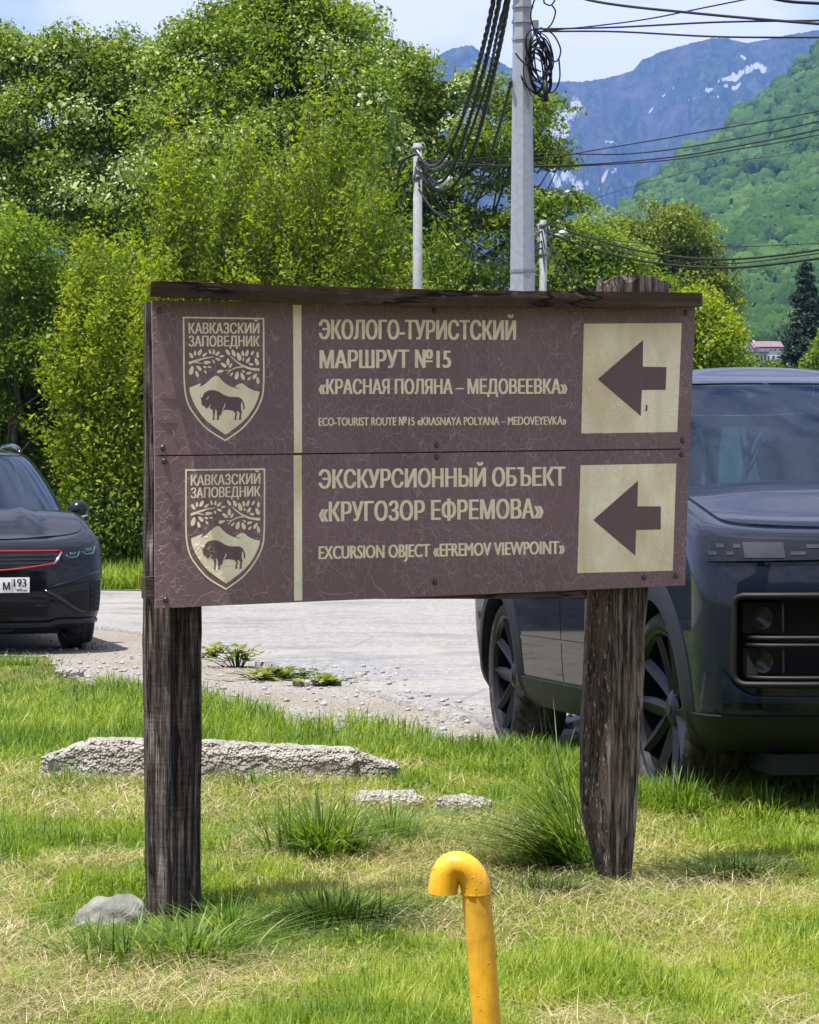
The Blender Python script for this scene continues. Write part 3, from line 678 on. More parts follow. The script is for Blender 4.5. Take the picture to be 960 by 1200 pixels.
LEAVES = [(170,398,-32,54), (202,378,0,46), (242,372,28,60), (283,392,50,48), (325,368,-22,42), (358,370,8,42), (390,383,48,50), (425,405,82,42), (390,430,-65,46), (355,448,-25,34), (303,457,84,62), (282,495,-65,34), (320,495,-80,34), (172,522,14,80), (235,503,-45,58), (218,550,-18,56), (287,535,-35,34),
          (472,372,-35,56), (520,378,-22,62), (565,408,-18,74), (597,382,-8,50), (632,380,18,56), (677,378,28,44), (720,392,0,52), (603,430,0,32), (642,437,30,54), (712,450,-22,66), (665,472,-78,44), (475,450,2,60), (438,478,-50,58), (497,482,30,44), (412,530,78,56), (505,555,40,42), (548,565,14,70), (595,570,-22,66), (603,530,-55,32), (648,545,74,48), (650,590,42,40), (697,572,32,58), (722,605,-6,60)]
def leaf_loop(cx, cy, ang, L):
    a = R(ang); ux, uy = math.sin(a), -math.cos(a); vx, vy = -uy, ux; out = []
    for k in range(12):
        t = 2 * math.pi * k / 12; s = math.cos(t) * L / 2; w = math.sin(t) * L * 0.235 * (1 - 0.25 * math.cos(t))
        out.append((cx + ux * s + vx * w, cy + uy * s + vy * w))
    return out
def stroke(pts, w0, w1):
    pts = smooth_curve(pts, 5); n = len(pts); l = []; r = []
    for i, p in enumerate(pts):
        a = np.array(pts[max(i-1, 0)]); b = np.array(pts[min(i+1, n-1)]); d = (b - a) / (np.linalg.norm(b - a) + 1e-9); nn = np.array([-d[1], d[0]]); w = w0 + (w1 - w0) * i / (n - 1)
        l.append(tuple(np.array(p) + nn * w / 2)); r.append(tuple(np.array(p) - nn * w / 2))
    return l + r[::-1]
BRANCH = [stroke([(150, 464), (220, 440), (290, 420), (356, 412)], 24, 6), stroke([(205, 455), (240, 462), (262, 466)], 12, 4), stroke([(736, 518), (660, 508), (595, 482), (540, 445), (496, 405)], 24, 7), stroke([(610, 490), (545, 500), (500, 520), (464, 552)], 12, 6), stroke([(500, 520), (470, 522), (446, 524)], 7, 4)]
for k, (E, pan) in enumerate(((E1, panels[0]), (E2, panels[1]))):
    ring = MB(); n = len(SHIELD)
    ring.add([S(*E(*p), -0.0006) for p in SHIELD] + [S(*E(*p), -0.0006) for p in SH_IN], [(i, (i+1) % n, n + (i+1) % n, n + i) for i in range(n)])
    em = ring.build('emblem_outline', INK, pan)
    tri_fill('emblem_mountain', [[E(*p) for p in MOUNT]], -0.0006, MT['cream'], pan)
    tri_fill('emblem_bison', [[E(*p) for p in BISON]], -0.0010, MT['brown_ink'], pan)
    tri_fill('emblem_bison_detail', [[E(*p) for p in l] for l in EYES], -0.0013, MT['cream'], pan)
    tri_fill('emblem_branch', [[E(*p) for p in l] for l in BRANCH] , -0.0006, INK, pan)
    tri_fill('emblem_leaves', [[E(*p) for p in leaf_loop(*l)] for l in LEAVES], -0.0009, INK, pan)
    mf = (lambda E: (lambda x, y, b: S(*E(x, y), b)))(E)
    lettering('КАВКАЗСКИЙ', 148, 735, 128, 218, 0, -0.0007, INK, pan, 3.2, 0.0, mf)
    lettering('ЗАПОВЕДНИК', 148, 738, 235, 324, 0, -0.0007, INK, pan, 3.2, 0.0, mf)
# screws, a hole and stains on the film
def screw(px, py, pan):
    c = S(px, py, 0.0); m = MB()
    m.lathe([(0.0085, 0.0), (0.0085, -0.0015), (0.0062, -0.0045), (0.003, -0.0052), (0.0005, -0.0040)], 'y', 12)
    m.build('screw', MT['screw'], pan, True, 40, loc=(c.x, c.y, c.z))
for x, y in ((187, 364), (191, 525), (509, 364), (512, 521.5), (804.5, 366.5), (800, 516)): screw(x, y, panels[0])
for x, y in ((193, 540.5), (194.5, 703), (512, 535.5), (510, 682), (799, 532.5), (792, 675), (755, 676.5)): screw(x, y, panels[1])
rg = random.Random(4)
def blot(name, px, py, r, n, b, mat, pan, sx=1, sy=1):
    loops = []
    for k in range(n):
        cx, cy = px + rg.gauss(0, r * 0.7) * sx, py + rg.gauss(0, r * 0.7) * sy; rr = r * rg.uniform(0.25, 0.6)
        ph = [rg.uniform(0.6, 1.3) for _ in range(9)]
        loops.append([(cx + rr * sx * ph[i] * math.cos(6.283*i/9), cy + rr * sy * ph[i] * math.sin(6.283*i/9)) for i in range(9)])
    for i, l in enumerate(loops): tri_fill(name, [l], b - 0.00005 * i, mat, pan)
blot('puncture', 757.5, 478, 3.4, 3, -0.0013, MT['rust'], panels[0], 0.6, 1.6)

# film edges curled up along the worst cracks on the left of the panels
def curl(px, py, L, ang, w, pan):
    a = R(ang); ux, uy = math.cos(a), math.sin(a); vx, vy = -uy, ux; m = MB(); top = []; bot = []
    for i in range(7):
        t = i / 6; wob = 1.1 * math.sin(5 * t + px); w = w*0.9; x = px + ux * L * (t - .5) + vx * wob; y = py + uy * L * (t - .5) + vy * wob; q = math.sin(math.pi * min(max(t, 0.04), 0.96))
        bot.append(S(x + vx * w * q, y + vy * w * q, -0.0005)); top.append(S(x, y, -0.0005) + Vector((0, -0.003 * q, 0)))
    m.grid([top, bot]); m.build('curled_film', MT['curl'], pan)
for a in ((186, 430, 18, 40, 2.4), (199, 462, 26, -8, 2.6), (196, 492, 24, 5, 2.2), (205, 510, 20, 60, 2.0), (190, 400, 14, 70, 1.8)): curl(*a, panels[0])
for a in ((197, 575, 20, 50, 2.6), (203, 588, 14, -30, 2.2), (203, 606, 16, 0, 2.0), (206, 632, 12, 0, 2.2), (326, 612, 14, 0, 1.8), (329, 665, 10, -60, 2.2), (318, 580, 14, 10, 1.6)): curl(*a, panels[1])

# posts
def loft_post(name, stations, b0f, mat, depth, n_side, seed, top_rag=0.0, sub=26, split=None):
    """stations: (py, x_left, x_split, x_right) in the photo; the post is a squared log standing at b behind the sign's face"""
    ys = [s[0] for s in stations]; rows = []; py = np.linspace(ys[0], ys[-1], sub)
    for i, y in enumerate(py):
        xl, xs, xr = (np.interp(y, ys, [s[k] for s in stations]) for k in (1, 2, 3))
        bl = b0f + depth * 0.35; a = S(xl, y, bl); c = S(xs, y, b0f); d = S(xr, y, b0f + 0.022)
        z = c.z
        ring = []
        def seg(p, q, m):
            for k in range(m):
                t = k / m; ring.append((p[0] + (q[0]-p[0]) * t, p[1] + (q[1]-p[1]) * t))
        gg = S(xl, y, b0f + depth*0.8); a = S(xl + 4, y, bl); A = (a.x, bl); C = (c.x, b0f); D = (d.x, b0f + 0.022); E_ = (d.x + 0.004, b0f + depth * 0.8); F_ = ((gg.x + d.x)/2, b0f + depth); G_ = (gg.x, b0f + depth * 0.8)
        for p, q, m in ((A, C, 5), (C, D, 9), (D, E_, 4), (E_, F_, 4), (F_, G_, 3), (G_, A, 3)): seg(p, q, m)
        row = []
        cx = sum(p[0] for p in ring) / len(ring); cy = sum(p[1] for p in ring) / len(ring)
        for k, (u, b) in enumerate(ring):
            nz = mnoise.noise(Vector((u * 38, b * 38, z * 5 + seed))) * 0.0045 + mnoise.noise(Vector((u * 90, b * 90, z * 16 + seed))) * 0.002
            du, db = u - cx, b - cy; L = math.hypot(du, db)
            zz = z
            if i == 0: zz += top_rag * (mnoise.noise(Vector((u * 45, b * 45, seed))) - 0.1)
            row.append(Vector((u + du / L * nz, b + db / L * nz, zz)))
        rows.append(row)
    m = MB(); m.grid(rows, True)
    b = len(m.v); m.add(rows[0], [tuple(range(len(rows[0])))[::-1]]); m.add(rows[-1], [tuple(range(len(rows[-1])))])
    if isinstance(mat, list):
        o = m.build(name, mat, sign, False)
        for f in o.data.polygons:
            c = f.center
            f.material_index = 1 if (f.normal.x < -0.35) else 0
    else: o = m.build(name, mat, sign)
    return o
p = loft_post('post', [(353, 168, 199, 236), (713, 167, 200, 237), (900, 168.5, 201, 236.5), (1095, 172, 203, 236)], 0.05, MT['post_dark'], 0.16, 6, 3.0, 0.0, 60)
p['label'] = 'dark brown left post with saw marks'
# this post faces the viewer squarely
me = p.data
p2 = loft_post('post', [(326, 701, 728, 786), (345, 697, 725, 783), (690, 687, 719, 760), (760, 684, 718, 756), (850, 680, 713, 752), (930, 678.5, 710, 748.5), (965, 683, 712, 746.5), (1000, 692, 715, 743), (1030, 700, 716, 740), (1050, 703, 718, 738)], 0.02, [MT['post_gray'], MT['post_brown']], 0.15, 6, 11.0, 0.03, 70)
p2['label'] = 'split grey and brown right post tapering to its foot'
# cap plank with a chipped, peeling lower edge
top = [(177.5, 329), (260, 331.5), (350, 334.5), (430, 337), (520, 339.5), (610, 340.5), (700, 341.2), (770, 341.8), (823.5, 343.5)]
bot = [(179, 346.5), (260, 350), (350, 353), (430, 356.5), (520, 358.5), (610, 359.5), (700, 359.8), (770, 359.5), (822, 358)]
m = MB(); NS = 90; xs = np.linspace(177.5, 823.5, NS); rt, rb, kt, kb, rm = [], [], [], [], []
for x in xs:
    yt = np.interp(x, [a for a, _ in top], [b for _, b in top]); yb = np.interp(x, [a for a, _ in bot], [b for _, b in bot])
    jt = 0.0025 * mnoise.noise(Vector((x * 0.05, 0.3, 0))); jb = 0.006 * mnoise.noise(Vector((x * 0.09, 4.3, 0)))
    a = S(x, yt, -0.078); b = S(x, yb, -0.078)
    a.z += jt; b.z += jb; a.y += 0.006 * mnoise.noise(Vector((x * 0.06, 9, 0))); b.y += 0.012 + 0.008 * mnoise.noise(Vector((x * 0.08, 2, 0)))
    mid = (a + b) / 2 + Vector((0, -0.004, 0.004))
    rt.append(a); rm.append(mid); rb.append(b); kx = S(x, yt, 0.03).x; kt.append(Vector((kx, 0.03, a.z + 0.010))); kb.append(Vector((kx, 0.03, b.z + 0.006)))
m.grid([kt, rt, rm, rb, kb]); m.grid([kb, kt])
m.add([rt[0], rm[0], rb[0], kb[0], kt[0]], [(0, 1, 2, 3, 4)]); m.add([rt[-1], rm[-1], rb[-1], kb[-1], kt[-1]], [(0, 1, 2, 3, 4)])
m.build('cap_plank', MT['plank'], sign)
# backing battens nailed behind the panels
def batten(x0, x1, yt0, yt1, b0, b1, lab=None):
    m = MB(); P0 = S((x0[0]), yt0, 0); P1 = S((x1[0]), yt1, 0)
    f = [S(x0[0], yt0, 0), S(x0[1], yt0, 0), S(x1[1], yt1, 0), S(x1[0], yt1, 0)]
    vs = [Vector((q.x, b0, q.z)) for q in f] + [Vector((q.x, b1, q.z)) for q in f]
    m.add(vs, [(0, 1, 2, 3), (7, 6, 5, 4), (0, 4, 5, 1), (1, 5, 6, 2), (2, 6, 7, 3), (3, 7, 4, 0)])
    m.build('batten', MT['plank'], sign)
batten((183, 800), (183, 799), 362, 395, 0.008, 0.046)
batten((186, 800), (186, 799), 512, 552, 0.008, 0.046)
batten((171, 690), (172, 690), 676, 702, 0.008, 0.046)

# ------------------------------------------------------------------ wheels and cars
def tyre_mesh(Rt, Rr, W, name='tyre'):
    na, prof = 220, []
    h = W / 2
    for r, y in ((Rr, -h*0.80), (Rr+0.012, -h*0.90), ((Rr+Rt)/2, -h*1.0), (Rt-0.035, -h*0.98), (Rt-0.016, -h*0.90), (Rt-0.006, -h*0.80)): prof.append((r, y, 0))
    for y in np.linspace(-0.74, 0.74, 21): prof.append((Rt - 0.004 * abs(y) ** 3, h * y, 1))
    for r, y in ((Rt-0.006, h*0.80), (Rt-0.016, h*0.90), (Rt-0.035, h*0.98), ((Rr+Rt)/2, h*1.0), (Rr+0.012, h*0.90), (Rr, h*0.80)): prof.append((r, y, 0))
    V = []; 
    for a in range(na):
        t = 2*math.pi*a/na
        for j, (r, y, tr) in enumerate(prof):
            if tr:
                u = y / h
                if any(abs(u - c) < 0.045 for c in (-0.42, 0.0, 0.42)): r -= 0.008
                elif abs(u) > 0.46 and ((a + int(6 * u)) % 5) == 0: r -= 0.007
                elif abs(u) < 0.40 and ((a + int(9 * abs(u))) % 7) == 0: r -= 0.006
            elif abs(y) > h * 0.85 and abs(y) < h*0.97 and r > Rt - 0.03 and a % 5 == 0: r -= 0.006
            V.append((r*math.cos(t), y, r*math.sin(t)))
    k = len(prof); F = [(a*k+j, a*k+j+1, ((a+1) % na)*k+j+1, ((a+1) % na)*k+j) for a in range(na) for j in range(k-1)]
    return fast_mesh(name, V, F, False)
def rim_mesh(Rr, W, spokes, name, mat, sgn):
    """outer side at y = sgn * W/2"""
    m = MB(); h = W/2; o = sgn * h
    m.lathe([(Rr+0.004, -o*0.8), (Rr-0.012, -o*0.8), (Rr-0.02, 0), (Rr-0.02, o*0.72), (Rr-0.008, o*0.86), (Rr+0.006, o*0.90), (Rr+0.008, o*0.80)], 'y', 56)
    m.lathe([(0.001, o*0.66), (0.03, o*0.66), (0.034, o*0.62), (0.05, o*0.60), (0.072, o*0.50), (0.075, o*0.2), (0.001, o*0.2)], 'y', 24)
    for k in range(spokes):
        a0 = 2*math.pi*k/spokes + 0.3
        for (d0, d1, w0, w1, up) in ((-0.62, -0.30, 0.026, 0.026, 1.0), (0.62, 0.30, 0.026, 0.026, 1.0)):
            rows = []; h0 = Vector((0.060*math.cos(a0 + d0), 0, 0.060*math.sin(a0 + d0))); h1 = Vector(((Rr - 0.012)*math.cos(a0 + d1), 0, (Rr - 0.012)*math.sin(a0 + d1))); dr = (h1 - h0).normalized(); tg = Vector((-dr.z, 0, dr.x)); dp = sgn * 0.035; q = 1 if d0 < 0 else -1
            for t in np.linspace(0, 1, 7):
                w = w0 + (w1 - w0)*t + 0.008*math.sin(math.pi*t); yo = o * (0.55 + 0.30 * t ** 1.4); c = h0.lerp(h1, t)
                rows.append([c + tg*w + Vector((0, yo - dp*0.55, 0)), c + tg*w*0.35*q + Vector((0, yo, 0)), c - tg*w + Vector((0, yo - dp*0.55, 0)), c - tg*w*0.85 + Vector((0, yo - dp*1.8, 0)), c + tg*w*0.85 + Vector((0, yo - dp*1.8, 0))])
            m.grid(rows, True)
    return m
def make_wheel(parent, x, y, Rt, Rr, W, sgn, spokes, steer=0.0):
    w = thing('wheel', None, None); w.parent = parent; w.location = (x, y, Rt); w.rotation_euler = (0, 0, steer)
    link('tyre', tyre_mesh(Rt, Rr, W), MT['tyre'], w)
    rim_mesh(Rr, W, spokes, 'rim', MT['rim'], sgn).build('rim', MT['rim'], w, True, 28)
    d = MB(); d.lathe([(0.07, sgn*0.005), (Rr*0.66, sgn*0.005), (Rr*0.66, -sgn*0.02), (0.07, -sgn*0.02)], 'y', 40); d.build('brake_disc', MT['disc'], w, True, 30)
    return w

class Shell:
    """car shell: half outlines in plan stacked at several heights; s in 0..1 front arc, 1..2 side, 2..3 rear arc"""
    def __init__(s, levels, lift=None):
        s.L = np.array(levels, float); s.lift = lift     # z xf xr hw cf cr nf nr w
    def par(s, v):
        L = s.L; z = L[:, 0]; v = min(max(v, z[0]), z[-1]); i = min(max(int(np.searchsorted(z, v)) - 1, 0), len(z) - 2)
        t = (v - z[i]) / (z[i+1] - z[i]); a, b, c, d = L[max(i-1, 0)], L[i], L[i+1], L[min(i+2, len(L)-1)]
        m0 = (c - a) / max(c[0] - a[0], 1e-6) * (c[0] - b[0]); m1 = (d - b) / max(d[0] - b[0], 1e-6) * (c[0] - b[0])
        q = (2*t**3-3*t*t+1)*b + (t**3-2*t*t+t)*m0 + (-2*t**3+3*t*t)*c + (t**3-t*t)*m1; q[0] = v; return q
    def P(s, u, v):
        z, xf, xr, hw, cf, cr, nf, nr, w = s.par(v)
        if u <= 1:
            f = u * math.pi/2; y = hw * math.sin(f) ** (2/nf); x = xf - cf + cf * max(math.cos(f), 0) ** (2/nf)
        elif u <= 2: y = hw; x = xf - cf + (xr + cr - xf + cf) * (u - 1)
        else:
            f = (3 - u) * math.pi/2; y = hw * math.sin(f) ** (2/nr); x = xr + cr - cr * max(math.cos(f), 0) ** (2/nr)
        if s.lift: z = z + w * s.lift(x)
        return Vector((x, y, z))
    def N(s, u, v):
        e = 2e-3; a = s.P(min(u+e, 3), v) - s.P(max(u-e, 0), v); z = s.L[:, 0]; b = s.P(u, min(v+e, z[-1])) - s.P(u, max(v-e, z[0]))
        n = a.cross(b); 
        return n.normalized() if n.length > 1e-9 else Vector((1, 0, 0))
    def u_y(s, y, v):
        p = s.par(v); return 2/math.pi * math.asin(min(1, (abs(y)/p[3])) ** (p[6]/2))
    def u_yr(s, y, v):
        p = s.par(v); return 3 - 2/math.pi * math.asin(min(1, (abs(y)/p[3])) ** (p[7]/2))
    def u_x(s, x, v):
        p = s.par(v); a = p[1] - p[4]; b = p[2] + p[5]
        if x > a: return 2/math.pi * math.acos(min(1, max(0, (x - a)/p[4])) ** (p[6]/2))
        return 1 + (x - a) / (b - a)
    def O(s, u, v, off, sg=1):
        p = s.P(u, v) + s.N(u, v) * off; return Vector((p.x, p.y * sg, p.z))
    def patch(s, uf, v0, v1, n=20, k=6, off=0.004, sg=1, skirt=0.012, mb=None):
        """uf(t, v) -> u; v0(t), v1(t) bottom and top; a panel standing proud of the shell with its rim turned in"""
        m = mb or MB(); rows = []; inn = []
        for i in range(n + 1):
            t = i/n; a, b = v0(t), v1(t); rows.append([s.O(uf(t, a+(b-a)*j/k), a+(b-a)*j/k, off, sg) for j in range(k+1)]); inn.append([s.O(uf(t, a+(b-a)*j/k), a+(b-a)*j/k, off - skirt, sg) for j in (0, k)])
        m.grid(rows)
        if skirt:
            m.grid([[r[0] for r in rows], [r[0] for r in inn]]); m.grid([[r[-1] for r in rows], [r[1] for r in inn]])
            for q in (0, -1):
                a, b = rows[q], [s.O(uf((0, 1)[q], v0((0, 1)[q]) + (v1((0, 1)[q]) - v0((0, 1)[q])) * j/k), v0((0, 1)[q]) + (v1((0, 1)[q]) - v0((0, 1)[q])) * j/k, off - skirt, sg) for j in range(k+1)]
                m.grid([a, b])
        return m
    def ypatch(s, y0, y1, v0, v1, **kw):
        f0 = v0 if callable(v0) else (lambda t: v0); f1 = v1 if callable(v1) else (lambda t: v1)
        return s.patch(lambda t, v: s.u_y(y0 + (y1 - y0) * t, v), f0, f1, **kw)
    def xpatch(s, x0, x1, v0, v1, **kw):
        f0 = v0 if callable(v0) else (lambda t: v0); f1 = v1 if callable(v1) else (lambda t: v1)
        return s.patch(lambda t, v: s.u_x(x0 + (x1 - x0) * t, v), f0, f1, **kw)
    def strip(s, pts, w, off, sg=1, skirt=0.008, mb=None):
        """a bead along (u, v) points"""
        m = mb or MB(); P = [s.O(u, v, off, sg) for u, v in pts]; m.tube(P, w, 6); return m
    def skin(s, us, vs, keep=None, off=0.0):
        """both halves as one mesh; keep(p, u, v) drops faces over openings"""
        m = MB()
        for sg in (1, -1):
            idx = {}; vs_l = []
            for i, v in enumerate(vs):
                for j, u in enumerate(us): vs_l.append(s.O(u, v, off, sg) if off else Vector((s.P(u, v).x, s.P(u, v).y*sg, s.P(u, v).z)))
            fs = []; n = len(us)
            for i in range(len(vs)-1):
                for j in range(n-1):
                    c = (vs_l[i*n+j] + vs_l[i*n+j+1] + vs_l[(i+1)*n+j] + vs_l[(i+1)*n+j+1]) / 4
                    if keep and not keep(c, (us[j]+us[j+1])/2, (vs[i]+vs[i+1])/2): continue
                    q = (i*n+j, i*n+j+1, (i+1)*n+j+1, (i+1)*n+j); fs.append(q if sg < 0 else q[::-1])
            m.add(vs_l, fs)
        return m
    def deck(s, v, zc, us, nk=10, pw=2.2, rng=None, off=0.0, f0=1.0):
        """cap over level v: ribs from the outline to the centre line, zc(x) = height of the centre line"""
        m = MB()
        for sg in (1, -1):
            rows = []
            for u in us:
                p = s.P(u, v)
                if rng and not (rng[0] <= p.x <= rng[1]): continue
                row = []
                for k in range(nk + 1):
                    f = f0 * (1 - k/nk); y = p.y * f; z = p.z + (zc(p.x) - p.z) * (1 - f ** pw); row.append(Vector((p.x, y*sg, z + off)))
                rows.append(row)
            m.grid(rows)
        return m

def arch_ring(sh, cx, cz, r0, r1, sg, off, a0=-0.35, a1=math.pi+0.35, n=40, mb=None):
    """wheel-arch cladding lying on the shell"""
    m = mb or MB(); ro, ri, ii = [], [], []
    for i in range(n+1):
        a = a0 + (a1-a0)*i/n
        def pt(r, o):
            x = cx + r*math.cos(a); z = max(cz + r*math.sin(a), sh.L[0, 0]); return sh.O(sh.u_x(x, z), z, o, sg)
        ro.append(pt(r1, 0.001)); ri.append(pt((r0+r1)/2, off)); q = pt(r0, off*0.9); ii.append(q)
    inn = [Vector((p.x, p.y - sg*0.09, p.z)) for p in ii]
    ro2 = [p for p in ro]
    m.grid([ro2, ri, ii, inn]); return m
def arch_liner(cx, cz, r, y0, y1, mb):
    rows = []
    for i in range(25):
        a = 0.02 + (math.pi-0.04)*i/24; rows.append([Vector((cx + r*math.cos(a), y0, cz + r*math.sin(a))), Vector((cx + r*math.cos(a), y1, cz + r*math.sin(a)))])
    mb.grid(rows); mb.add([r_[1] for r_ in rows], [tuple(range(25))])

def seats(parent, xs, z0, dy, zt):
    for x in xs:
        for y in (-dy, dy):
            m = MB(); 
            rows = []
            for t in np.linspace(0, 1, 9):
                w = (0.25, 0.26, 0.255, 0.24, 0.20, 0.10, 0.125, 0.13, 0.09)[int(round(t*8))]; z = z0 + (zt - z0)*t; xx = x - 0.16*t
                rows.append([Vector((xx + 0.06*math.cos(a), y + w*math.sin(a), z)) for a in (2*math.pi*k/14 for k in range(14))])
            m.grid(rows, True); m.add(rows[-1], [tuple(range(14))]); m.build('seat', MT['fabric'], parent, True)
def glasshouse(t, g, z0, z1, u_ws, side_us, rear_u, zroof, mat_paint, vb_side=None, vt=None):
    """windscreen, side windows, rear window as panes; pillars and roof as body"""
    vs = list(np.linspace(z0, z1, 14)); L0 = z0 + 0.02; L1 = z1 - 0.025
    us_all = sorted(set([0.0] + list(np.linspace(0, 1, 26)) + list(np.linspace(1, 2, 40)) + list(np.linspace(2, 3, 26)) + [u_ws, rear_u] + [x for ab in side_us for x in ab]))
    vs = sorted(set(vs + [L0, L1]))
    def in_glass(u, v):
        if not (L0 < v < L1): return None
        if u < u_ws: return 'front'
        if u > rear_u: return 'rear'
        for k, (a, b) in enumerate(side_us):
            if a < u < b: return 'side%d' % k
        return None
    m = g.skin(us_all, vs, lambda c, u, v: in_glass(u, v) is None)
    d = g.deck(z1, zroof, us_all, 12); m.add(d.v, d.f)
    m.build('roof', mat_paint, t, True, 35)
    m = g.skin([u for u in us_all if u <= u_ws], [v for v in vs if L0 <= v <= L1], None, -0.004); m.build('windscreen', MT['glass'], t, True)
    m = g.skin([u for u in us_all if u >= rear_u], [v for v in vs if L0 <= v <= L1], None, -0.004); m.build('rear_window', MT['glass'], t, True)
    for a, b in side_us:
        us = [u for u in us_all if a <= u <= b]; vv = [v for v in vs if L0 <= v <= L1]
        for sg in (1, -1):
            mm = MB(); mm.grid([[g.O(u, v, -0.004, sg) for u in us] for v in vv]); mm.build('side_window', MT['glass_dark'], t, True)

# --- the dark SUV behind the sign, its front right corner in view
def build_suv():
    yaw = math.atan2(-0.986, 0.1668)
    t = thing('suv', 'large dark navy SUV parked nose forward on the grass behind the right post', 'suv', (1.925, 9.66, -0.012), rot=(0, R(-1.75), yaw))
    WB, Rt, Rr, Wt, hw = 2.95, 0.378, 0.302, 0.27, 0.985
    lift = lambda x: 0.185 * float(sstep(0.86, -0.38, x)) + 0.03 * float(sstep(-0.5, -3.0, x))
    #        z     xf    xr    hw    cf   cr   nf   nr  w
    sh = Shell([(0.25, 0.74, -3.70, 0.86, 0.42, .35, 2.6, 2.8, 0), (0.31, 0.84, -3.76, 0.93, 0.42, .35, 2.7, 2.8, 0), (0.385, 0.895, -3.80, 0.965, 0.40, .35, 2.8, 2.8, 0), (0.43, 0.905, -3.82, 0.972, 0.40, .35, 2.8, 2.8, 0),
                (0.52, 0.915, -3.86, 0.978, 0.40, .35, 2.8, 2.8, 0), (0.70, 0.925, -3.88, 0.985, 0.40, .35, 2.8, 2.8, 0), (0.85, 0.925, -3.88, 0.985, 0.40, .35, 2.8, 2.8, 0.05), (0.935, 0.905, -3.87, 0.982, 0.40, .35, 2.8, 2.8, 0.25),
                (1.00, 0.88, -3.84, 0.972, 0.40, .35, 2.8, 2.8, 0.6), (1.04, 0.85, -3.80, 0.955, 0.39, .35, 2.8, 2.8, 0.9), (1.06, 0.81, -3.76, 0.925, 0.38, .34, 2.7, 2.8, 1.0)], lift)
    us = sorted(set(list(np.linspace(0, 1, 60)) + list(np.linspace(1, 2, 190)) + list(np.linspace(2, 3, 40)))); vs = list(np.linspace(0.25, 1.06, 62))
    ra = Rt + 0.075
    def keep(c, u, v):
        for cx in (0.0, -WB):
            if (c.x - cx)**2 + (c.z - Rt)**2 < ra**2 and abs(c.y) > 0.5: return False
        if u < 1 and 0.475 < abs(c.y) < 0.885 and 0.515 < c.z < 0.815: return False
        return True
    body = sh.skin(us, vs, keep)
    zc = lambda x: 1.06 + 0.185*float(sstep(0.86, -0.38, x)) + 0.03 * float(sstep(-0.5, -3.0, x)) + 0.03 * float(sstep(0.80, -0.2, x))
    d = sh.deck(1.06, zc, us, 14); body.add(d.v, d.f)
    b0 = sh.deck(0.25, lambda x: 0.22, us, 4); body.add(b0.v, b0.f)
    body.build('body', MT['suv_paint'], t, True, 40)
    # bonnet: a panel lying 5 mm proud, its edge stepping down at the shut line
    m = MB(); uu = np.linspace(0.0, 1.35, 60)
    for sg in (1, -1):
        rows = []
        for x in np.linspace(0.775, -0.36, 34):
            p = sh.P(sh.u_x(x, 1.06), 1.06); ymax = (p.y - 0.075) * (1.0 if x < 0.45 else math.sqrt(max(0.0, 1 - ((x - 0.45)/0.335)**3)))
            row = []
            for k in range(41):
                y = ymax * (1 - k/40); f = y / p.y; z = p.z + (zc(x) - p.z) * (1 - f**2.2) + 0.007 + 0.006*float(sstep(0.74 + 0.10*x, 0.46 + 0.10*x, y))*float(sstep(0.75, 0.1, x)); row.append(Vector((x, y*sg, z)))
            row.insert(0, Vector((row[0].x, row[0].y, row[0].z - 0.02))); rows.append(row)
        rows.insert(0, [Vector((q.x + 0.004, q.y, q.z - 0.022)) for q in rows[0]])
        m.grid(rows)
    m.build('bonnet', MT['suv_paint'], t, True, 50)
    # cabin
    g = Shell([(1.225, -0.34, -3.78, 0.925, 0.55, .42, 2.3, 2.6, 0), (1.32, -0.47, -3.72, 0.905, 0.54, .42, 2.3, 2.6, 0), (1.52, -0.74, -3.58, 0.855, 0.52, .40, 2.3, 2.6, 0), (1.705, -1.02, -3.42, 0.795, 0.50, .40, 2.3, 2.6, 0), (1.75, -1.10, -3.36, 0.765, 0.48, .40, 2.3, 2.6, 0), (1.765, -1.16, -3.30, 0.73, .46, .4, 2.3, 2.6, 0)])
    glasshouse(t, g, 1.225, 1.765, 0.74, ((1.10, 1.42), (1.46, 1.76), (1.79, 1.95)), 2.25, lambda x: 1.765 + 0.10 * float(sstep(-1.16, -1.75, x)) * float(sstep(-3.5, -2.6, x) * 0.4 + 0.6), MT['suv_paint'])
    seats(t, (-1.55, -2.45), 0.9, 0.40, 1.56)
    m = MB(); m.box((-0.95, -0.80, 1.2), (-0.50, 0.80, 1.262)); m.build('dashboard', MT['fabric'], t)
    m = MB(); m.lathe([(0.18, -0.012), (0.192, 0.0), (0.18, 0.012), (0.168, 0.0), (0.18, -0.012)], 'z', 30, M=Matrix.Translation((-1.08, 0.40, 1.22)) @ Matrix.Rotation(R(-65), 4, 'Y')); m.build('steering_wheel', MT['plastic'], t, True)
    m = MB(); m.box((-0.43, -0.70, 1.243), (-0.33, 0.70, 1.250)); m.build('scuttle', MT['plastic'], t)
    for y0, y1 in ((-0.55, -0.02), (0.10, 0.62)):
        m = MB(); m.tube([(-0.36, y0, 1.262), (-0.40, (y0+y1)/2, 1.275), (-0.41, y1, 1.272)], [0.010, 0.008, 0.005], 6); m.build('wiper', MT['plastic'], t, True)
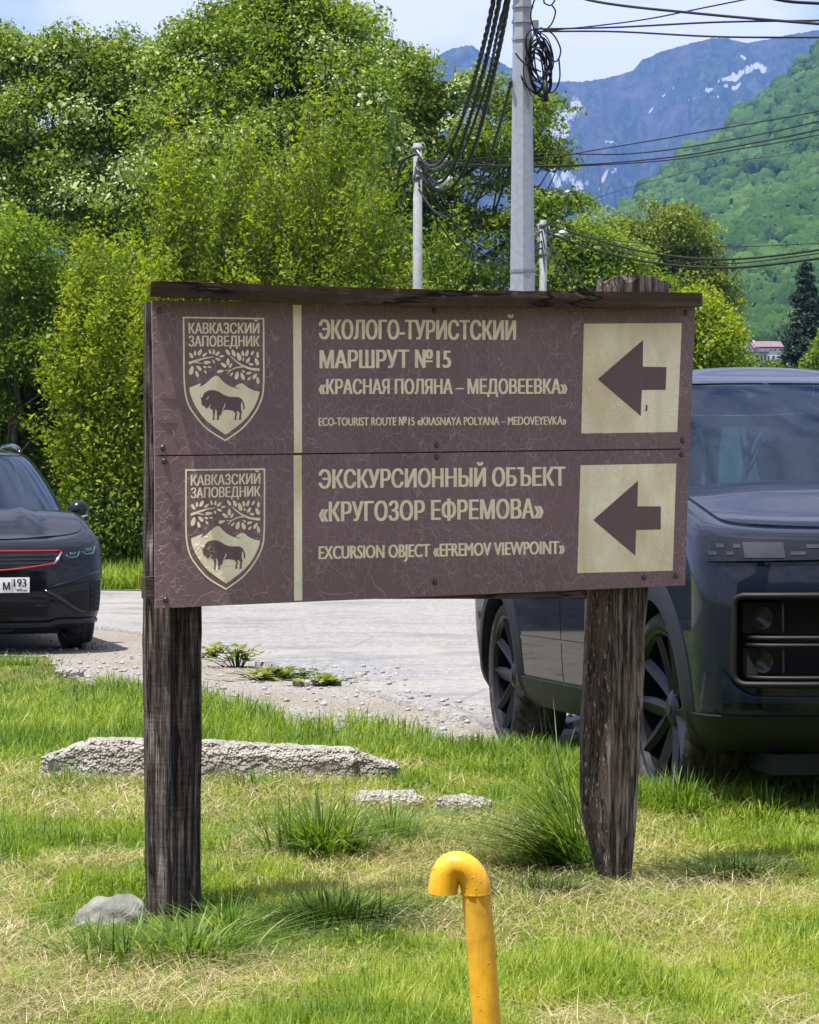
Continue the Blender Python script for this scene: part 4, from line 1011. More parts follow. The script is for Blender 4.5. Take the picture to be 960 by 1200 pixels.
    # light band: two lamp units and the pale bar between them
    for sg in (1, -1):
        lamp = sh.ypatch(0.955, 0.46, lambda q: 0.945 + 0.008*q, lambda q: 1.028 - 0.016*q, n=30, k=6, off=0.012, sg=sg).build('headlight', MT['lens_dark'], t, True, 30)
        for a, b in ((0.948, 0.855), (0.70, 0.47)):
            for r in range(2):
                for c in range(4):
                    w = (a - b) / 4; y = a - w*c - 0.004
                    if (r + c) % 2: continue
                    sh.ypatch(y, y - w*0.9, 0.966 + 0.024*r, 0.979 + 0.024*r, n=3, k=2, off=0.0145, sg=sg, skirt=0.004).build('lamp_cell', MT['cell'], lamp)
        sh.ypatch(0.845, 0.715, 0.957, 1.010, n=8, k=3, off=0.0145, sg=sg, skirt=0.004).build('lamp_panel', MT['cell'], lamp)
        # side duct with its two stacked lamps
        rec = MB(); 
        yy = np.linspace(0.49, 0.885, 12)
        rec.grid([[Vector((sh.P(sh.u_y(y, z), z).x - 0.14*(1 if 0.5 < y < 0.87 else 0.5), y*sg, z)) for y in yy] for z in (0.50, 0.60, 0.72, 0.825)])
        for z in (0.50, 0.825): rec.grid([[sh.O(sh.u_y(y, z), z, -0.002, sg) for y in yy], [Vector((sh.P(sh.u_y(y, z), z).x - 0.15, y*sg, z)) for y in yy]])
        for y in (0.49, 0.885): rec.grid([[sh.O(sh.u_y(y, z), z, -0.002, sg) for z in (0.5, 0.6, 0.72, 0.825)], [Vector((sh.P(sh.u_y(y, z), z).x - 0.15, y*sg, z)) for z in (0.5, 0.6, 0.72, 0.825)]])
        duct = rec.build('air_duct', MT['liner'], t)
        fr = MB(); loop = []
        for y in np.linspace(0.50, 0.86, 12): loop.append((y, 0.825))
        for a in np.linspace(0, math.pi/2, 7)[1:]: loop.append((0.86 + 0.03*math.sin(a), 0.795 + 0.03*math.cos(a)))
        for z in np.linspace(0.76, 0.56, 6): loop.append((0.89, z))
        for a in np.linspace(0, math.pi/2, 7)[1:]: loop.append((0.85 + 0.04*math.cos(a), 0.545 - 0.04*math.sin(a)))
        for y in np.linspace(0.82, 0.50, 10): loop.append((y, 0.505))
        for y in (0.47, 0.46): loop.append((y, 0.53))
        for z in (0.60, 0.72, 0.80): loop.append((0.46, z))
        loop.append((0.47, 0.818)); loop.append(loop[0])
        P = [sh.O(sh.u_y(y, z), z, 0.0, sg) for y, z in loop]; fr.tube(P, 0.012, 8, False); fr.build('duct_frame', MT['plastic'], duct, True)
        for z in (0.672, 0.645, 0.527):
            br = MB(); br.tube([sh.O(sh.u_y(y, z), z, -0.012 - 0.05*max(0, (y-0.8)/0.1), sg) for y in np.linspace(0.48, 0.865, 10)], 0.009, 6); br.build('duct_bar', MT['plastic'], duct, True)
        for z0, z1 in ((0.69, 0.80), (0.54, 0.635)):
            ft = MB(); ft.grid([[Vector((sh.P(sh.u_y(0.80, 0.6), 0.6).x - 0.075 + 0.02*math.sin(math.pi*i/6), (0.70 + 0.15*i/6)*sg, z0 + (z1-z0)*j/3)) for i in range(7)] for j in range(4)])
            fl = ft.build('fog_light', MT['liner'], t, True)
            cx = sh.P(sh.u_y(0.80, 0.6), 0.6).x - 0.05
            rf = MB(); rf.lathe([(0.001, 0.0), (0.022, 0.004), (0.036, 0.018), (0.040, 0.02)], 'z', 20, M=Matrix.Translation((cx, 0.79*sg, (z0+z1)/2)) @ Matrix.Rotation(R(90), 4, 'Y')); rf.build('reflector', MT['dim'], fl, True)
            bz = MB(); bz.tube([(cx + 0.012, 0.71*sg, z0+0.006), (cx + 0.012, 0.71*sg, z1-0.006)], 0.006, 5); bz.build('lamp_edge', MT['cell'], fl)
        # lower lip, chin and cladding
        sh.ypatch(0.925, 0.0, lambda q: 0.432 + 0.012*(1-q), lambda q: 0.462 + 0.10*max(0, 1 - q*8)**2, n=40, k=4, off=0.022, sg=sg, skirt=0.03).build('bumper_lip', MT['suv_paint'], t, True, 40)
        sh.patch(lambda q, v: 1.02 * (1-q), lambda q: 0.262, lambda q: 0.392, n=40, k=6, off=0.012, sg=sg, skirt=0.02).build('lower_bumper', MT['plastic'], t, True, 40)
        for cx in (0.0, -WB):
            arch_ring(sh, cx, Rt, ra - 0.03, ra + 0.062, sg, 0.022).build('arch_cladding', MT['plastic'], t, True, 50)
            l = MB(); arch_liner(cx, Rt, ra + 0.01, sg*0.95, sg*0.55, l); l.build('arch_liner', MT['liner'], t)
        sh.xpatch(-ra - 0.05, -WB + ra + 0.05, 0.262, 0.40, n=30, k=5, off=0.018, sg=sg, skirt=0.03).build('sill_cladding', MT['plastic'], t, True, 40)
        for x0, x1 in ((-0.62, -1.56), (-1.575, -2.42)):
            dr = sh.xpatch(x0, x1, 0.41, 1.03, n=24, k=14, off=0.004, sg=sg, skirt=0.012).build('door', MT['suv_paint'], t, True, 40)
            h = sh.xpatch(x1 + 0.28, x1 + 0.08, 0.93, 0.958, n=6, k=3, off=0.018, sg=sg, skirt=0.02).build('handle', MT['suv_paint'], dr, True, 40)
        sh.xpatch(-ra - 0.10, -WB + ra + 0.10, 0.585, 0.60, n=30, k=2, off=0.014, sg=sg, skirt=0.014).build('door_crease', MT['suv_paint'], t, True, 30)
        mr = MB(); rows = []
        for q in np.linspace(0, 1, 9):
            y = 0.97 + 0.22*q; s_ = math.sin(math.pi*min(max(q, 0.05), 0.97))**0.45; rows.append([Vector((-0.72 - 0.03*q + 0.075*s_*math.cos(a), sg*y, 1.20 + 0.03*q + 0.075*s_*math.sin(a))) for a in (2*math.pi*k/14 for k in range(14))])
        mr.grid(rows, True); mr.add(rows[0], [tuple(range(14))]); mr.add(rows[-1], [tuple(range(14))]); mr.build('mirror', MT['suv_paint'], t, True, 50)
        sh.patch(lambda q, v: 2.05 + 0.5*q, lambda q: 0.88, lambda q: 1.0, n=14, k=4, off=0.01, sg=sg).build('tail_light', MT['red_trim'], t, True, 40)
    m = MB(); m.box((0.40, -0.72, 0.17), (0.70, 0.72, 0.245)); m.build('skid_plate', MT['plastic'], t)
    m = MB(); m.box((-3.5, -0.6, 0.20), (0.5, 0.6, 0.23)); m.build('underbody', MT['liner'], t)
    for x, y, sg, st in ((0, -hw + Wt/2 + 0.012, -1, R(3)), (0, hw - Wt/2 - 0.012, 1, R(3)), (-WB, -hw + Wt/2 + 0.012, -1, 0), (-WB, hw - Wt/2 - 0.012, 1, 0)):
        make_wheel(t, x, y, Rt, Rr, Wt, sg, 5, st)
build_suv()

# --- the dark crossover on the gravel at the left
def build_crossover():
    fy = R(18.0); yaw = math.atan2(-math.cos(fy), math.sin(fy))
    t = thing('crossover_car', 'black blue crossover with red edged grille facing the viewer on the gravel', 'car', (-3.44, 19.45, -0.05), rot=(0, 0, yaw))
    WB, Rt, Rr, Wt, hw = 2.60, 0.345, 0.25, 0.225, 0.90
    lift = lambda x: 0.20 * float(sstep(0.80, -0.25, x)) + 0.05 * float(sstep(-0.4, -2.8, x))
    sh = Shell([(0.20, 0.72, -3.30, 0.78, 0.42, .35, 2.5, 2.8, 0), (0.27, 0.81, -3.36, 0.85, 0.42, .35, 2.6, 2.8, 0), (0.36, 0.845, -3.42, 0.875, 0.42, .35, 2.6, 2.8, 0), (0.50, 0.855, -3.44, 0.89, 0.43, .35, 2.6, 2.8, 0), (0.62, 0.85, -3.44, 0.90, 0.44, .35, 2.6, 2.8, 0.1),
                (0.74, 0.83, -3.43, 0.90, 0.46, .35, 2.5, 2.8, 0.4), (0.82, 0.795, -3.40, 0.885, 0.46, .35, 2.5, 2.8, 0.8), (0.86, 0.745, -3.36, 0.86, 0.45, .34, 2.4, 2.8, 1.0), (0.88, 0.69, -3.30, 0.82, 0.44, .33, 2.3, 2.8, 1.08)], lift)
    us = sorted(set(list(np.linspace(0, 1, 50)) + list(np.linspace(1, 2, 110)) + list(np.linspace(2, 3, 30)))); vs = list(np.linspace(0.20, 0.88, 44)); ra = Rt + 0.06
    def keep(c, u, v):
        for cx in (0.0, -WB):
            if (c.x - cx)**2 + (c.z - Rt)**2 < ra**2 and abs(c.y) > 0.45: return False
        return True
    body = sh.skin(us, vs, keep)
    zc = lambda x: 0.88 + 1.08*(0.20*float(sstep(0.80, -0.25, x)) + 0.05*float(sstep(-0.4, -2.8, x))) + 0.035*float(sstep(0.66, 0.2, x))
    d = sh.deck(0.88, zc, us, 14); body.add(d.v, d.f); b0 = sh.deck(0.20, lambda x: 0.17, us, 4); body.add(b0.v, b0.f)
    body.build('body', MT['car_paint'], t, True, 40)
    m = MB()
    for sg in (1, -1):
        rows = []
        for x in np.linspace(0.64, -0.24, 26):
            p = sh.P(sh.u_x(x, 0.88), 0.88); ymax = (p.y - 0.05) * (1.0 if x < 0.35 else math.sqrt(max(0.0, 1 - ((x - 0.35)/0.30)**3.0)))
            row = []
            for k in range(15):
                y = ymax*(1 - k/14); f = y/p.y; z = p.z + (zc(x) - p.z)*(1 - f**2.2) + 0.006 + 0.022*math.exp(-((y - 0.42 + 0.1*(0.6 - x))/0.06)**2)*float(sstep(0.7, 0.3, x)); row.append(Vector((x, y*sg, z)))
            row.insert(0, Vector((row[0].x, row[0].y, row[0].z - 0.018))); rows.append(row)
        m.grid(rows)
    m.build('bonnet', MT['car_paint'], t, True, 50)
    g = Shell([(1.085, -0.22, -3.22, 0.80, 0.50, .40, 2.3, 2.6, 0), (1.20, -0.42, -3.12, 0.775, 0.49, .4, 2.3, 2.6, 0), (1.38, -0.74, -2.96, 0.715, 0.46, .4, 2.3, 2.6, 0), (1.54, -1.02, -2.80, 0.64, 0.44, .4, 2.3, 2.6, 0), (1.58, -1.10, -2.74, 0.60, 0.42, .4, 2.3, 2.6, 0), (1.60, -1.16, -2.68, 0.56, .4, .38, 2.3, 2.6, 0)])
    glasshouse(t, g, 1.085, 1.60, 0.76, ((1.10, 1.45), (1.49, 1.92)), 2.25, lambda x: 1.60 + 0.07*float(sstep(-1.16, -1.7, x)), MT['car_paint'])
    seats(t, (-1.3, -2.1), 0.8, 0.36, 1.38)
    m = MB(); m.box((-0.75, -0.70, 1.04), (-0.36, 0.70, 1.10)); m.build('dashboard', MT['fabric'], t)
    # grille with its red rim
    gr = sh.ypatch(-0.50, 0.50, lambda q: 0.665 + 0.05*abs(2*q-1)**1.5, lambda q: 0.795, n=40, k=8, off=0.006).build('grille', MT['plastic_gloss'], t, True, 40)
    for i, z in enumerate((0.705, 0.735, 0.765)):
        bm_ = MB(); bm_.tube([sh.O(sh.u_y(abs(y), z), z, 0.008, 1 if y > 0 else -1) for y in np.linspace(-0.46, 0.46, 30)], 0.006, 5); bm_.build('grille_bar', MT['plastic'], gr, True)
    rim = []
    for y in np.linspace(-0.52, 0.52, 30): rim.append((y, 0.803))
    for y in np.linspace(0.47, -0.47, 30): rim.append((y, 0.660 + 0.055*abs(y/0.5)**1.5))
    rim.append(rim[0])
    rr = MB(); rr.tube([sh.O(sh.u_y(abs(y), z), z, 0.010, 1 if y > 0 else -1) for y, z in rim], 0.0055, 6, False); rr.build('grille_rim', MT['red_trim'], gr, True)
    # number plate: only its right half is in the photo
    pl = sh.ypatch(-0.26, 0.26, 0.49, 0.605, n=14, k=3, off=0.022, skirt=0.02).build('number_plate', MT['plate_white'], t)
    px = sh.P(0.0, 0.55).x + 0.026
    def on_plate(body, y0, y1, z0, z1, mat):
        V, Fs = text_mesh(body, 0.0); mn, mx = V[:, 0].min(), V[:, 0].max(); h = V[:, 1].max(); m = MB()
        for k, sh_ in enumerate((-0.0022, 0.0022)):
            m.add([Vector((sh.O(sh.u_y(abs(y0 + (y1-y0)*(v[0]-mn)/(mx-mn)), 0.55), 0.55, 0.0).x + 0.0245 + k*0.0004, y0 + (y1-y0)*(v[0]-mn)/(mx-mn) + sh_, z0 + (z1-z0)*v[1]/h)) for v in V], Fs)
        m.build('plate_characters', mat, pl, clean=False)
    on_plate('М', 0.058, 0.108, 0.512, 0.572, MT['plate_black']); on_plate('193', 0.140, 0.235, 0.535, 0.595, MT['plate_black']); on_plate('RUS', 0.165, 0.205, 0.500, 0.517, MT['plate_black'])
    m = MB(); m.box((px - 0.0015, 0.123, 0.496), (px - 0.0008, 0.127, 0.60)); m.build('plate_divider', MT['plate_black'], pl)
    for nm, z0, z1, mt in (('w', .511, .517, 'plate_white'), ('b', .505, .511, 'flag_blue'), ('r', .499, .505, 'flag_red')):
        m = MB(); m.box((px - 0.0022, 0.212, z0), (px - 0.0012, 0.24, z1)); m.build('flag_stripe', MT[mt], pl)
    sh.ypatch(-0.42, 0.42, 0.30, 0.415, n=24, k=5, off=0.004).build('lower_grille', MT['liner'], t, True, 40)
    for z in (0.325, 0.355, 0.385):
        bm_ = MB(); bm_.tube([sh.O(sh.u_y(abs(y), z), z, 0.008, 1 if y > 0 else -1) for y in np.linspace(-0.40, 0.40, 24)], 0.006, 5); bm_.build('grille_bar', MT['plastic'], t, True)
    lip = MB(); lip.tube([sh.O(sh.u_y(abs(y), 0.245), 0.245 + 0.02*(abs(y) > 0.45), 0.012, 1 if y > 0 else -1) for y in np.linspace(-0.80, 0.80, 50)], [0.026]*50, 8); lip.build('splitter', MT['lens_dark'], t, True)
    m = MB(); m.box((-3.0, -0.55, 0.15), (0.5, 0.55, 0.18)); m.build('underbody', MT['liner'], t)
    for sg in (1, -1):
        hl = sh.patch(lambda q, v: sh.u_y(0.53 + 0.345*q, v) if q < 1 else sh.u_y(0.875, v), lambda q: 0.715 + 0.05*q + 0.015*math.sin(q*3), lambda q: 0.790 + 0.05*q, n=24, k=6, off=0.010, sg=sg).build('headlight', MT['lens_dark'], t, True, 40)
        for a in (0.56, 0.70):
            l = MB(); l.tube([sh.O(sh.u_y(y, z), z, 0.012, sg) for y, z in ((a, 0.762 + (a-.53)*.15), (a + 0.02, 0.742 + (a-.53)*.15), (a + 0.09, 0.748 + (a-.53)*.15), (a + 0.11, 0.785 + (a-.53)*.15))], 0.007, 6); l.build('light_guide', MT['teal_lens'], hl, True)
            pj = sh.ypatch(a + 0.03, a + 0.085, 0.757 + (a-.53)*.15, 0.782 + (a-.53)*.15, n=4, k=3, off=0.013, sg=sg, skirt=0.004).build('projector', MT['cell'], hl, True)
        wing = MB(); wing.tube([sh.O(sh.u_y(y, z), z, 0.008, sg) for y, z in ((0.45, 0.70), (0.49, 0.74), (0.525, 0.79))], [0.006, 0.012, 0.006], 6); wing.build('grille_wing', MT['chrome'], t, True)
        # slashes of the bumper and the side vent
        a = MB(); a.tube([sh.O(sh.u_y(y, z), z, 0.006, sg) for y, z in ((0.38, 0.50), (0.50, 0.44), (0.62, 0.36), (0.70, 0.325))], [0.016, 0.020, 0.018, 0.010], 6); a.build('bumper_slash', MT['plastic_gloss'], t, True)
        a = MB(); a.tube([sh.O(sh.u_y(y, z), z, 0.006, sg) for y, z in ((0.40, 0.52), (0.55, 0.555), (0.72, 0.61), (0.83, 0.64))], [0.008, 0.016, 0.014, 0.008], 6); a.build('bumper_crease', MT['car_paint'], t, True)
        sh.ypatch(0.52, 0.74, lambda q: 0.40 - 0.06*q, lambda q: 0.47 + 0.03*q, n=10, k=4, off=0.003, sg=sg).build('fog_recess', MT['liner'], t, True, 40)
        sh.ypatch(0.755, 0.86, 0.33, lambda q: 0.55 + 0.02*q, n=10, k=6, off=0.004, sg=sg).build('side_vent', MT['liner'], t, True, 40)
        for z in (0.37, 0.41, 0.45, 0.49):
            a = MB(); a.tube([sh.O(sh.u_y(y, z), z, 0.006, sg) for y in (0.765, 0.80, 0.85)], 0.006, 5); a.build('vent_fin', MT['plastic'], t, True)
        for cx in (0.0, -WB):
            arch_ring(sh, cx, Rt, ra - 0.025, ra + 0.04, sg, 0.015).build('arch_cladding', MT['plastic'], t, True, 50)
            l = MB(); arch_liner(cx, Rt, ra + 0.008, sg*0.87, sg*0.5, l); l.build('arch_liner', MT['liner'], t)
        sh.xpatch(-ra - 0.04, -WB + ra + 0.04, 0.212, 0.31, n=20, k=4, off=0.014, sg=sg, skirt=0.03).build('sill_cladding', MT['plastic'], t, True, 40)
        mr = MB(); rows = []
        for q in np.linspace(0, 1, 11):
            y = 0.79 + 0.165*q; s_ = max(0.12, math.sin(math.pi*min(max(0.12 + q*0.86, 0.03), 0.97))**0.5); rows.append([Vector((-0.42 + 0.08*s_*math.cos(a), sg*y, 1.10 + 0.025*q + 0.082*s_*math.sin(a))) for a in (2*math.pi*k/14 for k in range(14))])
        mr.grid(rows, True); mr.add(rows[0], [tuple(range(14))]); mr.add(rows[-1], [tuple(range(14))]); mi = mr.build('mirror', MT['car_paint'], t, True, 50)
        a = MB(); a.tube([(-0.36, sg*0.83, 1.055), (-0.345, sg*0.88, 1.058), (-0.37, sg*0.94, 1.072)], [0.008, 0.011, 0.006], 6); a.build('indicator', MT['chrome'], mi, True)
        a = MB(); a.tube([(-0.42, sg*0.74, 1.05), (-0.42, sg*0.82, 1.065)], 0.025, 8); a.build('mirror_arm', MT['plastic'], mi, True)
        rl = MB(); rl.tube([(-1.38, sg*0.545, 1.585), (-1.50, sg*0.545, 1.635), (-1.75, sg*0.54, 1.668), (-2.3, sg*0.535, 1.668), (-2.55, sg*0.53, 1.61)], [0.016, 0.022, 0.023, 0.023, 0.016], 10); rl.build('roof_rail', MT['plastic_gloss'], t, True)
        sh.patch(lambda q, v: 2.05 + 0.5*q, lambda q: 0.70, lambda q: 0.80, n=14, k=4, off=0.01, sg=sg).build('tail_light', MT['red_trim'], t, True, 40)
    for x, y, sg in ((0, -hw + Wt/2 + 0.02, -1), (0, hw - Wt/2 - 0.02, 1), (-WB, -hw + Wt/2 + 0.02, -1), (-WB, hw - Wt/2 - 0.02, 1)): make_wheel(t, x, y, Rt, Rr, Wt, sg, 5)
build_crossover()

# ------------------------------------------------------------------ yellow pipe, concrete beam, stones
def build_pipe():
    Y = 4.78; base = at(572, 1298, Y); m = MB(); r = 0.0285
    t = thing('vent_pipe', 'yellow painted gooseneck pipe rising from the grass in front', 'pipe', (base.x, Y, 0))
    pts = [at(573.5, 1310, Y), at(570, 1195, Y), at(564, 1110, Y), at(558.5, 1048, Y)]
    L = lambda p: Vector((p.x - base.x, p.y - Y, p.z))
    m.tube([L(p) for p in pts], r, 28); m.build('riser', MT['yellow'], t, True, 50)
    c = [(558.5, 1048), (556.5, 1035), (551, 1024), (542, 1016.5), (533, 1015), (526.5, 1018.5), (522, 1027), (519.5, 1040), (519, 1047)]
    pp = smooth_curve(c, 4)
    m = MB(); P = [L(at(x, y, Y)) for x, y in pp]; m.tube(P, [r * 1.03] * len(P), 28, False)
    # open mouth: inner wall
    e = P[-1]; d = (P[-1] - P[-2]).normalized(); a = d.cross(Vector((0, 1, 0))).normalized(); b = d.cross(a); rows = []
    for rr, q in ((r*1.03, 0), (r*0.86, 0.001), (r*0.84, -0.05)): rows.append([e + d*q + (a*math.cos(k*math.pi/14) + b*math.sin(k*math.pi/14))*rr for k in range(28)])
    m.grid(rows, True); m.build('elbow', MT['yellow'], t, True, 50)
    m = MB(); w = L(at(558.4, 1047, Y)); rows = []
    for k in range(40):
        a = 2*math.pi*k/40; rg_ = r + 0.0025 + 0.0012*math.sin(a*9) + 0.001*math.sin(a*17)
        rows.append([w + Vector((math.cos(a)*(r-0.002), math.sin(a)*(r-0.002), -0.005 + 0.001*math.sin(a*5))), w + Vector((math.cos(a)*rg_, math.sin(a)*rg_, -0.001)), w + Vector((math.cos(a)*(r-0.002), math.sin(a)*(r-0.002), 0.005))])
    m.grid(rows + [rows[0]]); m.build('weld_bead', MT['yellow'], t, True)
build_pipe()

def rough_block(name, mat, lo, hi, n, amp, seed, freq=9.0, shear=None):
    """a box broken into a lumpy stone"""
    bm = bmesh.new(); bmesh.ops.create_cube(bm, size=1.0)
    bmesh.ops.bevel(bm, geom=list(bm.edges), offset=0.12, segments=3, affect='EDGES')
    sx, sy, sz = hi[0]-lo[0], hi[1]-lo[1], hi[2]-lo[2]
    for v in bm.verts: v.co = Vector((lo[0] + (v.co.x + .5)*sx, lo[1] + (v.co.y + .5)*sy, lo[2] + (v.co.z + .5)*sz))
    for _ in range(n):
        long_e = [e for e in bm.edges if e.calc_length() > 0.022]
        if not long_e: break
        bmesh.ops.subdivide_edges(bm, edges=long_e, cuts=1, use_grid_fill=True)
        if len(bm.verts) > 26000: break
    bm.normal_update()
    for v in bm.verts:
        p = v.co; q = p * freq + Vector((seed, seed*2, 0))
        d = amp * (mnoise.noise(q) + 0.55*mnoise.noise(q*2.7) + 0.4*mnoise.noise(q*6.5)); v.co = p + v.normal * d
        if shear: v.co = shear(v.co)
    for f in bm.faces: f.smooth = True
    me = bpy.data.meshes.new(name); bm.to_mesh(me); bm.free(); return link(name, me, mat)
a = at(52, 912, 10.25); b = at(468, 915, 10.15)
def beam_shape(p):
    u = (p.x + 0.76) / 1.5
    if u > 0.86: p.z = p.z * (1 - 0.55*((u-0.86)/0.14)**1.3) + 0.07*(u-0.86)/0.14*0.5
    if u < 0.10: p.z *= 1 - 0.35*((0.10-u)/0.10)
    p.z += 0.012*math.sin(u*5); return p
beam = rough_block('concrete_beam', MT['concrete'], (-0.75, -0.10, -0.05), (0.75, 0.10, 0.155), 6, 0.0085, 3.0, 13.0, beam_shape)
beam.location = ((a.x+b.x)/2, 10.22, 0.0); beam.rotation_euler = (0, R(1.0), math.atan2(-0.02, 1.5))
tag(beam, 'long broken concrete beam lying in the grass behind the left post', 'concrete beam')
def boulder(name, mat, r, seed):
    bm = bmesh.new(); bmesh.ops.create_icosphere(bm, subdivisions=5, radius=1.0)
    for v in bm.verts:
        p = v.co.copy(); d = 1 + 0.20*mnoise.noise(p*1.1 + Vector((seed, 0, 0))) + 0.10*mnoise.noise(p*3.2 + Vector((seed, 4, 0))) + 0.035*mnoise.noise(p*9 + Vector((0, seed, 0)))
        d -= 0.05*max(0.0, math.sin(p.z*7 + p.x*3 + 1.2*mnoise.noise(p*2)))**3
        v.co = Vector((p.x*r[0], p.y*r[1], p.z*r[2]))*d
    for f in bm.faces: f.smooth = True
    me = bpy.data.meshes.new(name); bm.to_mesh(me); bm.free(); return link(name, me, mat)
st = boulder('flat_stone', MT['rock'], (0.115, 0.09, 0.10), 4.0)
q = at(131, 1090, 6.72); st.location = (q.x - 0.005, 6.70, -0.005); st.rotation_euler = (R(12), R(-32), R(15))
tag(st, 'flat grey field stone leaning against the foot of the left post', 'stone')
st2 = rough_block('half_buried_stone', MT['concrete'], (-0.14, -0.10, -0.05), (0.14, 0.10, 0.05), 4, 0.014, 15.0, 11.0)
q = at(455, 947, 9.3); st2.location = (q.x, 9.35, 0.0)
tag(st2, 'low pale stone half buried in grass below the right end of the beam', 'stone')
for k, (x, y, s_, lab) in enumerate(((112, 868-108, 0.10, 'small pale stone on gravel beside the crossover front tyre'), (82, 792, 0.09, 'small pale stone at the grass edge below the crossover'), (357, 803, 0.075, 'white pebble among the weeds along the broken road edge'), (545, 965, 0.10, 'pale stone in the grass left of the right post'))):
    Y = 1.25*FPX/(y - HOR); o = rough_block('stone', MT['concrete'], (-s_, -s_*0.7, -s_*0.3), (s_, s_*0.7, s_*0.5), 3, s_*0.14, 20.0 + k, 1.2/s_)
    o.location = ((x-480)/FPX*Y, Y, float(zg(0, Y)) + 0.01); tag(o, lab, 'stone', 'loose stones')

# ------------------------------------------------------------------ grass
def blades(name, X, Y, Z, H, Wd, lean, az, rnd, mat, parent=None, droop=0.6, segs=3, off=(0, 0, 0)):
    """ribbon blades: root, height, width, lean (fraction of height), azimuth"""
    n = len(X); ts = np.linspace(0, 1, segs + 1); V = np.zeros((n, 2*segs + 1, 3), np.float32)
    dx, dy = np.cos(az), np.sin(az); fx, fy = -np.sin(az + rnd*0.9 - 0.45), np.cos(az + rnd*0.9 - 0.45)
    for i, t in enumerate(ts):
        hz = H * (t - droop * np.minimum(lean, 1.4) * t * t * 0.5); hx = H * lean * t ** 1.7
        w = Wd * (1 - t ** 1.6) * 0.5
        cx, cy, cz = X + dx*hx - off[0], Y + dy*hx - off[1], Z + hz - off[2]
        if i < segs:
            V[:, 2*i] = np.stack([cx - fx*w, cy - fy*w, cz], -1); V[:, 2*i+1] = np.stack([cx + fx*w, cy + fy*w, cz], -1)
        else: V[:, 2*segs] = np.stack([cx, cy, cz], -1)
    k = 2*segs + 1; fq = []; b = np.arange(n)[:, None] * k
    quads = np.concatenate([b + np.array([[2*i, 2*i+1, 2*i+3, 2*i+2]]) for i in range(segs - 1)]) if segs > 1 else np.zeros((0, 4), int)
    tris = b + np.array([[2*segs-2, 2*segs-1, 2*segs]])
    me = bpy.data.meshes.new(name); Vf = V.reshape(-1, 3); nq, nt = len(quads), len(tris)
    me.vertices.add(len(Vf)); me.vertices.foreach_set('co', Vf.ravel()); me.loops.add(nq*4 + nt*3)
    me.loops.foreach_set('vertex_index', np.concatenate([quads.ravel(), tris.ravel()]).astype(np.int32))
    me.polygons.add(nq + nt); me.polygons.foreach_set('loop_start', np.concatenate([np.arange(nq)*4, nq*4 + np.arange(nt)*3]).astype(np.int32))
    me.polygons.foreach_set('loop_total', np.concatenate([np.full(nq, 4), np.full(nt, 3)]).astype(np.int32)); me.update(calc_edges=True)
    a = me.attributes.new('rnd', 'FLOAT', 'POINT'); a.data.foreach_set('value', np.repeat(rnd, k).astype(np.float32))
    return link(name, me, mat, parent)
rng = np.random.default_rng(11)
def scatter_lawn(n, y0=5.0, y1=19.0):
    """points over the seen lawn, thinner with distance"""
    u = rng.random(n); Y = 1.0 / (1/y0 + (1/y1 - 1/y0) * u)
    px = rng.uniform(-330, 1290, n); X = (px - 480) / FPX * Y
    ye = edgeY(G_EDGE, px, 0.9); near = np.clip((ye - Y) / 0.5, -1, 1)
    keep = (Y < ye + rng.normal(0, 0.10, n)); return X[keep], Y[keep], px[keep]
def dryness(X, Y):
    d = fbm(X*1.25 + 3, Y*0.85, 71, 4, 0.55)
    py = HOR + EYE*FPX/Y
    return d + 0.11*sstep(900, 1000, py) - 0.20*sstep(930, 860, py)
X, Y, P = scatter_lawn(400000)
dn = dryness(X, Y); keep = rng.random(len(X)) < np.clip(1.1 - 0.55*sstep(0.50, 0.74, dn), 0.45, 1)*(0.35 + 0.9*sstep(0.34, 0.56, fbm(X*10, Y*9, 19, 3))); X, Y, dn, P = X[keep], Y[keep], dn[keep], P[keep]
tall = 0.55*fbm(X*2.2, Y*2.0, 91, 3) + 0.6*fbm(X*8.5, Y*8.5, 95, 3)**1.4; py = HOR + EYE*FPX/Y
H = (0.028 + 0.065*tall + 0.035*rng.random(len(X))) * (1 + 0.35*sstep(940, 850, py)) * (1.1 - 0.4*sstep(0.45, 0.65, dn)); H *= 1 - 0.6*np.exp(-(np.hypot(X + 0.63, Y - 6.9)/0.2)**2); H *= np.where((P > 700) & (py < 960), 1.3, 1.0); H *= np.where(P < 110, 1 - 0.7*sstep(850, 775, py), 1.0)
rn = np.clip(0.29 + 0.75*(dn - 0.3) + 0.55*(fbm(X*0.9, Y*0.7, 5, 3) - 0.4) + 0.7*(fbm(X*7, Y*7, 15, 3) - 0.5) + rng.normal(0, 0.18, len(X)), 0, 1)
tag(blades('grass', X, Y, zg(X, Y) - 0.004, H, rng.uniform(0.0032, 0.0070, len(X))*(0.6 + Y/14), rng.gamma(2.2, 0.36, len(X)), rng.uniform(0, 6.283, len(X)), rn, MT['grass']), 'short sunlit yellow green grass covering the foreground lawn', 'grass', kind='stuff')
X, Y, P = scatter_lawn(205000, 5.0, 14.0); dn = dryness(X, Y); keep = rng.random(len(X)) < np.clip(0.10 + 0.52*sstep(0.48, 0.70, dn), 0, 1); X, Y, dn = X[keep], Y[keep], dn[keep]; n = len(X)
hay = sstep(0.52, 0.68, dn)*0.03
tag(blades('dry_straw', X, Y, zg(X, Y) + rng.random(n)*(0.012 + hay), rng.uniform(0.014, 0.05, n), rng.uniform(0.0011, 0.0026, n)*(0.6 + Y/14), rng.uniform(1.2, 6.0, n), rng.uniform(0, 6.283, n), rng.random(n), MT['straw'], droop=0.55), 'cut straw and dried grass lying over the lawn in pale patches', 'straw', kind='stuff')
